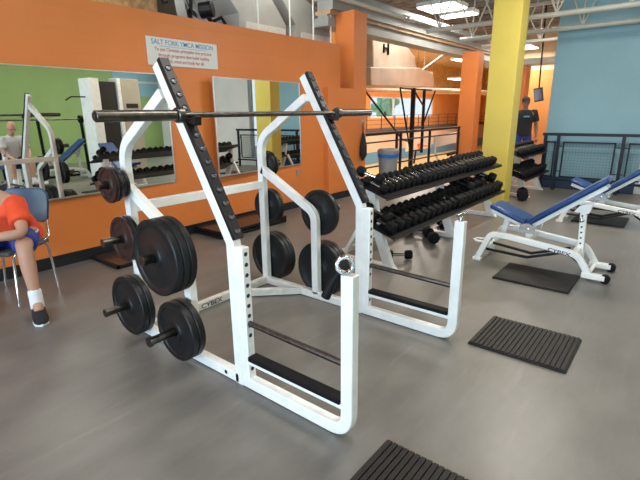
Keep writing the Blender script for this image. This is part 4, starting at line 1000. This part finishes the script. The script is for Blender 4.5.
# ------------------------------------------------------------------ what the mirrors show, behind and beside the camera
t = root('cable_machine', (5.3, -0.5, 0), 'tall cable machine with dark weight stack and beige shroud, seen in the mirror', 'cable machine')
part('left_column', MB().box(4.76, 4.96, -0.75, -0.30, 0, 2.14), 'white', t, bevel=0.01)
part('weight_stack', MB().box(4.98, 5.34, -0.62, -0.36, 0.1, 2.08), 'stack_dark', t)
part('middle_column', MB().box(5.36, 5.44, -0.65, -0.30, 0, 2.16), 'white', t, bevel=0.01)
part('shroud', MB().box(5.44, 5.88, -0.65, -0.31, 0.1, 2.16), 'shroud', t, bevel=0.02)
part('shroud_slot', MB().box(5.52, 5.80, -0.312, -0.300, 1.55, 1.64), 'stack_dark', t)
part('back_plate', MB().box(4.78, 5.86, -0.74, -0.66, 0.05, 2.1), 'black_metal', t)
part('lat_bar', MB().tube([(4.36, -0.55, 1.70), (4.48, -0.55, 1.77), (4.80, -0.55, 1.77)], 0.014), 'black_metal', t)
copy_thing(bn, (4.55, -1.35, 0), R(90), 'white framed bench with blue pads behind the camera, seen in the left mirror')
t = root('barbell_stand', (4.0, -1.9, 0), 'black barbell stand with a long bar, seen in the left mirror', 'barbell stand')
for x in (3.5, 4.35, 5.3): part('upright', MB().bar((x, -1.9, 0), (x-0.03, -1.9, 1.28), 0.05, 0.05, upv=(0, 1, 0)), 'black_metal', t)
part('base', MB().box(3.4, 5.4, -1.93, -1.87, 0.0, 0.05), 'black_metal', t)
t = root('barbell', (4.2, -1.9, 1.3), 'barbell lying on the black stand behind the camera', 'barbell')
part('shaft', MB().cyl((2.9, -1.9, 1.305), (5.6, -1.9, 1.305), 0.016), 'steel', t)
part('sleeve_collar', MB().cyl((3.2, -1.9, 1.305), (3.26, -1.9, 1.305), 0.09).cyl((5.24, -1.9, 1.305), (5.3, -1.9, 1.305), 0.09), 'rubber', t)
J = dict(pelvis=(3.45, -1.2, 0.55), chest=(3.45, -1.12, 0.88), neck=(3.45, -1.04, 1.06), head=(3.45, -0.98, 1.18),
         shoulderL=(3.27, -1.08, 0.96), elbowL=(3.22, -0.95, 0.70), wristL=(3.30, -0.78, 0.62), handL=(3.36, -0.70, 0.58),
         shoulderR=(3.63, -1.08, 0.96), elbowR=(3.68, -0.95, 0.70), wristR=(3.60, -0.78, 0.62), handR=(3.54, -0.70, 0.58),
         hipL=(3.36, -1.18, 0.53), kneeL=(3.28, -0.78, 0.54), ankleL=(3.28, -0.80, 0.11), toeL=(3.26, -0.62, 0.03),
         hipR=(3.54, -1.18, 0.53), kneeR=(3.62, -0.78, 0.54), ankleR=(3.62, -0.80, 0.11), toeR=(3.64, -0.62, 0.03))
person(J, (0, 0.9, -0.3), 'seated person in pale grey T-shirt, seen only in the left mirror', 'skin', 'grey_cloth', 'black_cloth', 'white_cloth', 'black_cloth', None)
t = root('flat_bench', (3.45, -1.25, 0), 'flat blue bench under the person in grey, seen in the mirror', 'weight bench')
part('pad', MB().box(3.2, 3.7, -1.65, -1.0, 0.38, 0.44), 'blue_vinyl', t, bevel=0.02)
for y in (-1.6, -1.05): part('leg', MB().box(3.42, 3.48, y-0.03, y+0.03, 0.03, 0.38).box(3.2, 3.7, y-0.03, y+0.03, 0, 0.04), 'white', t)
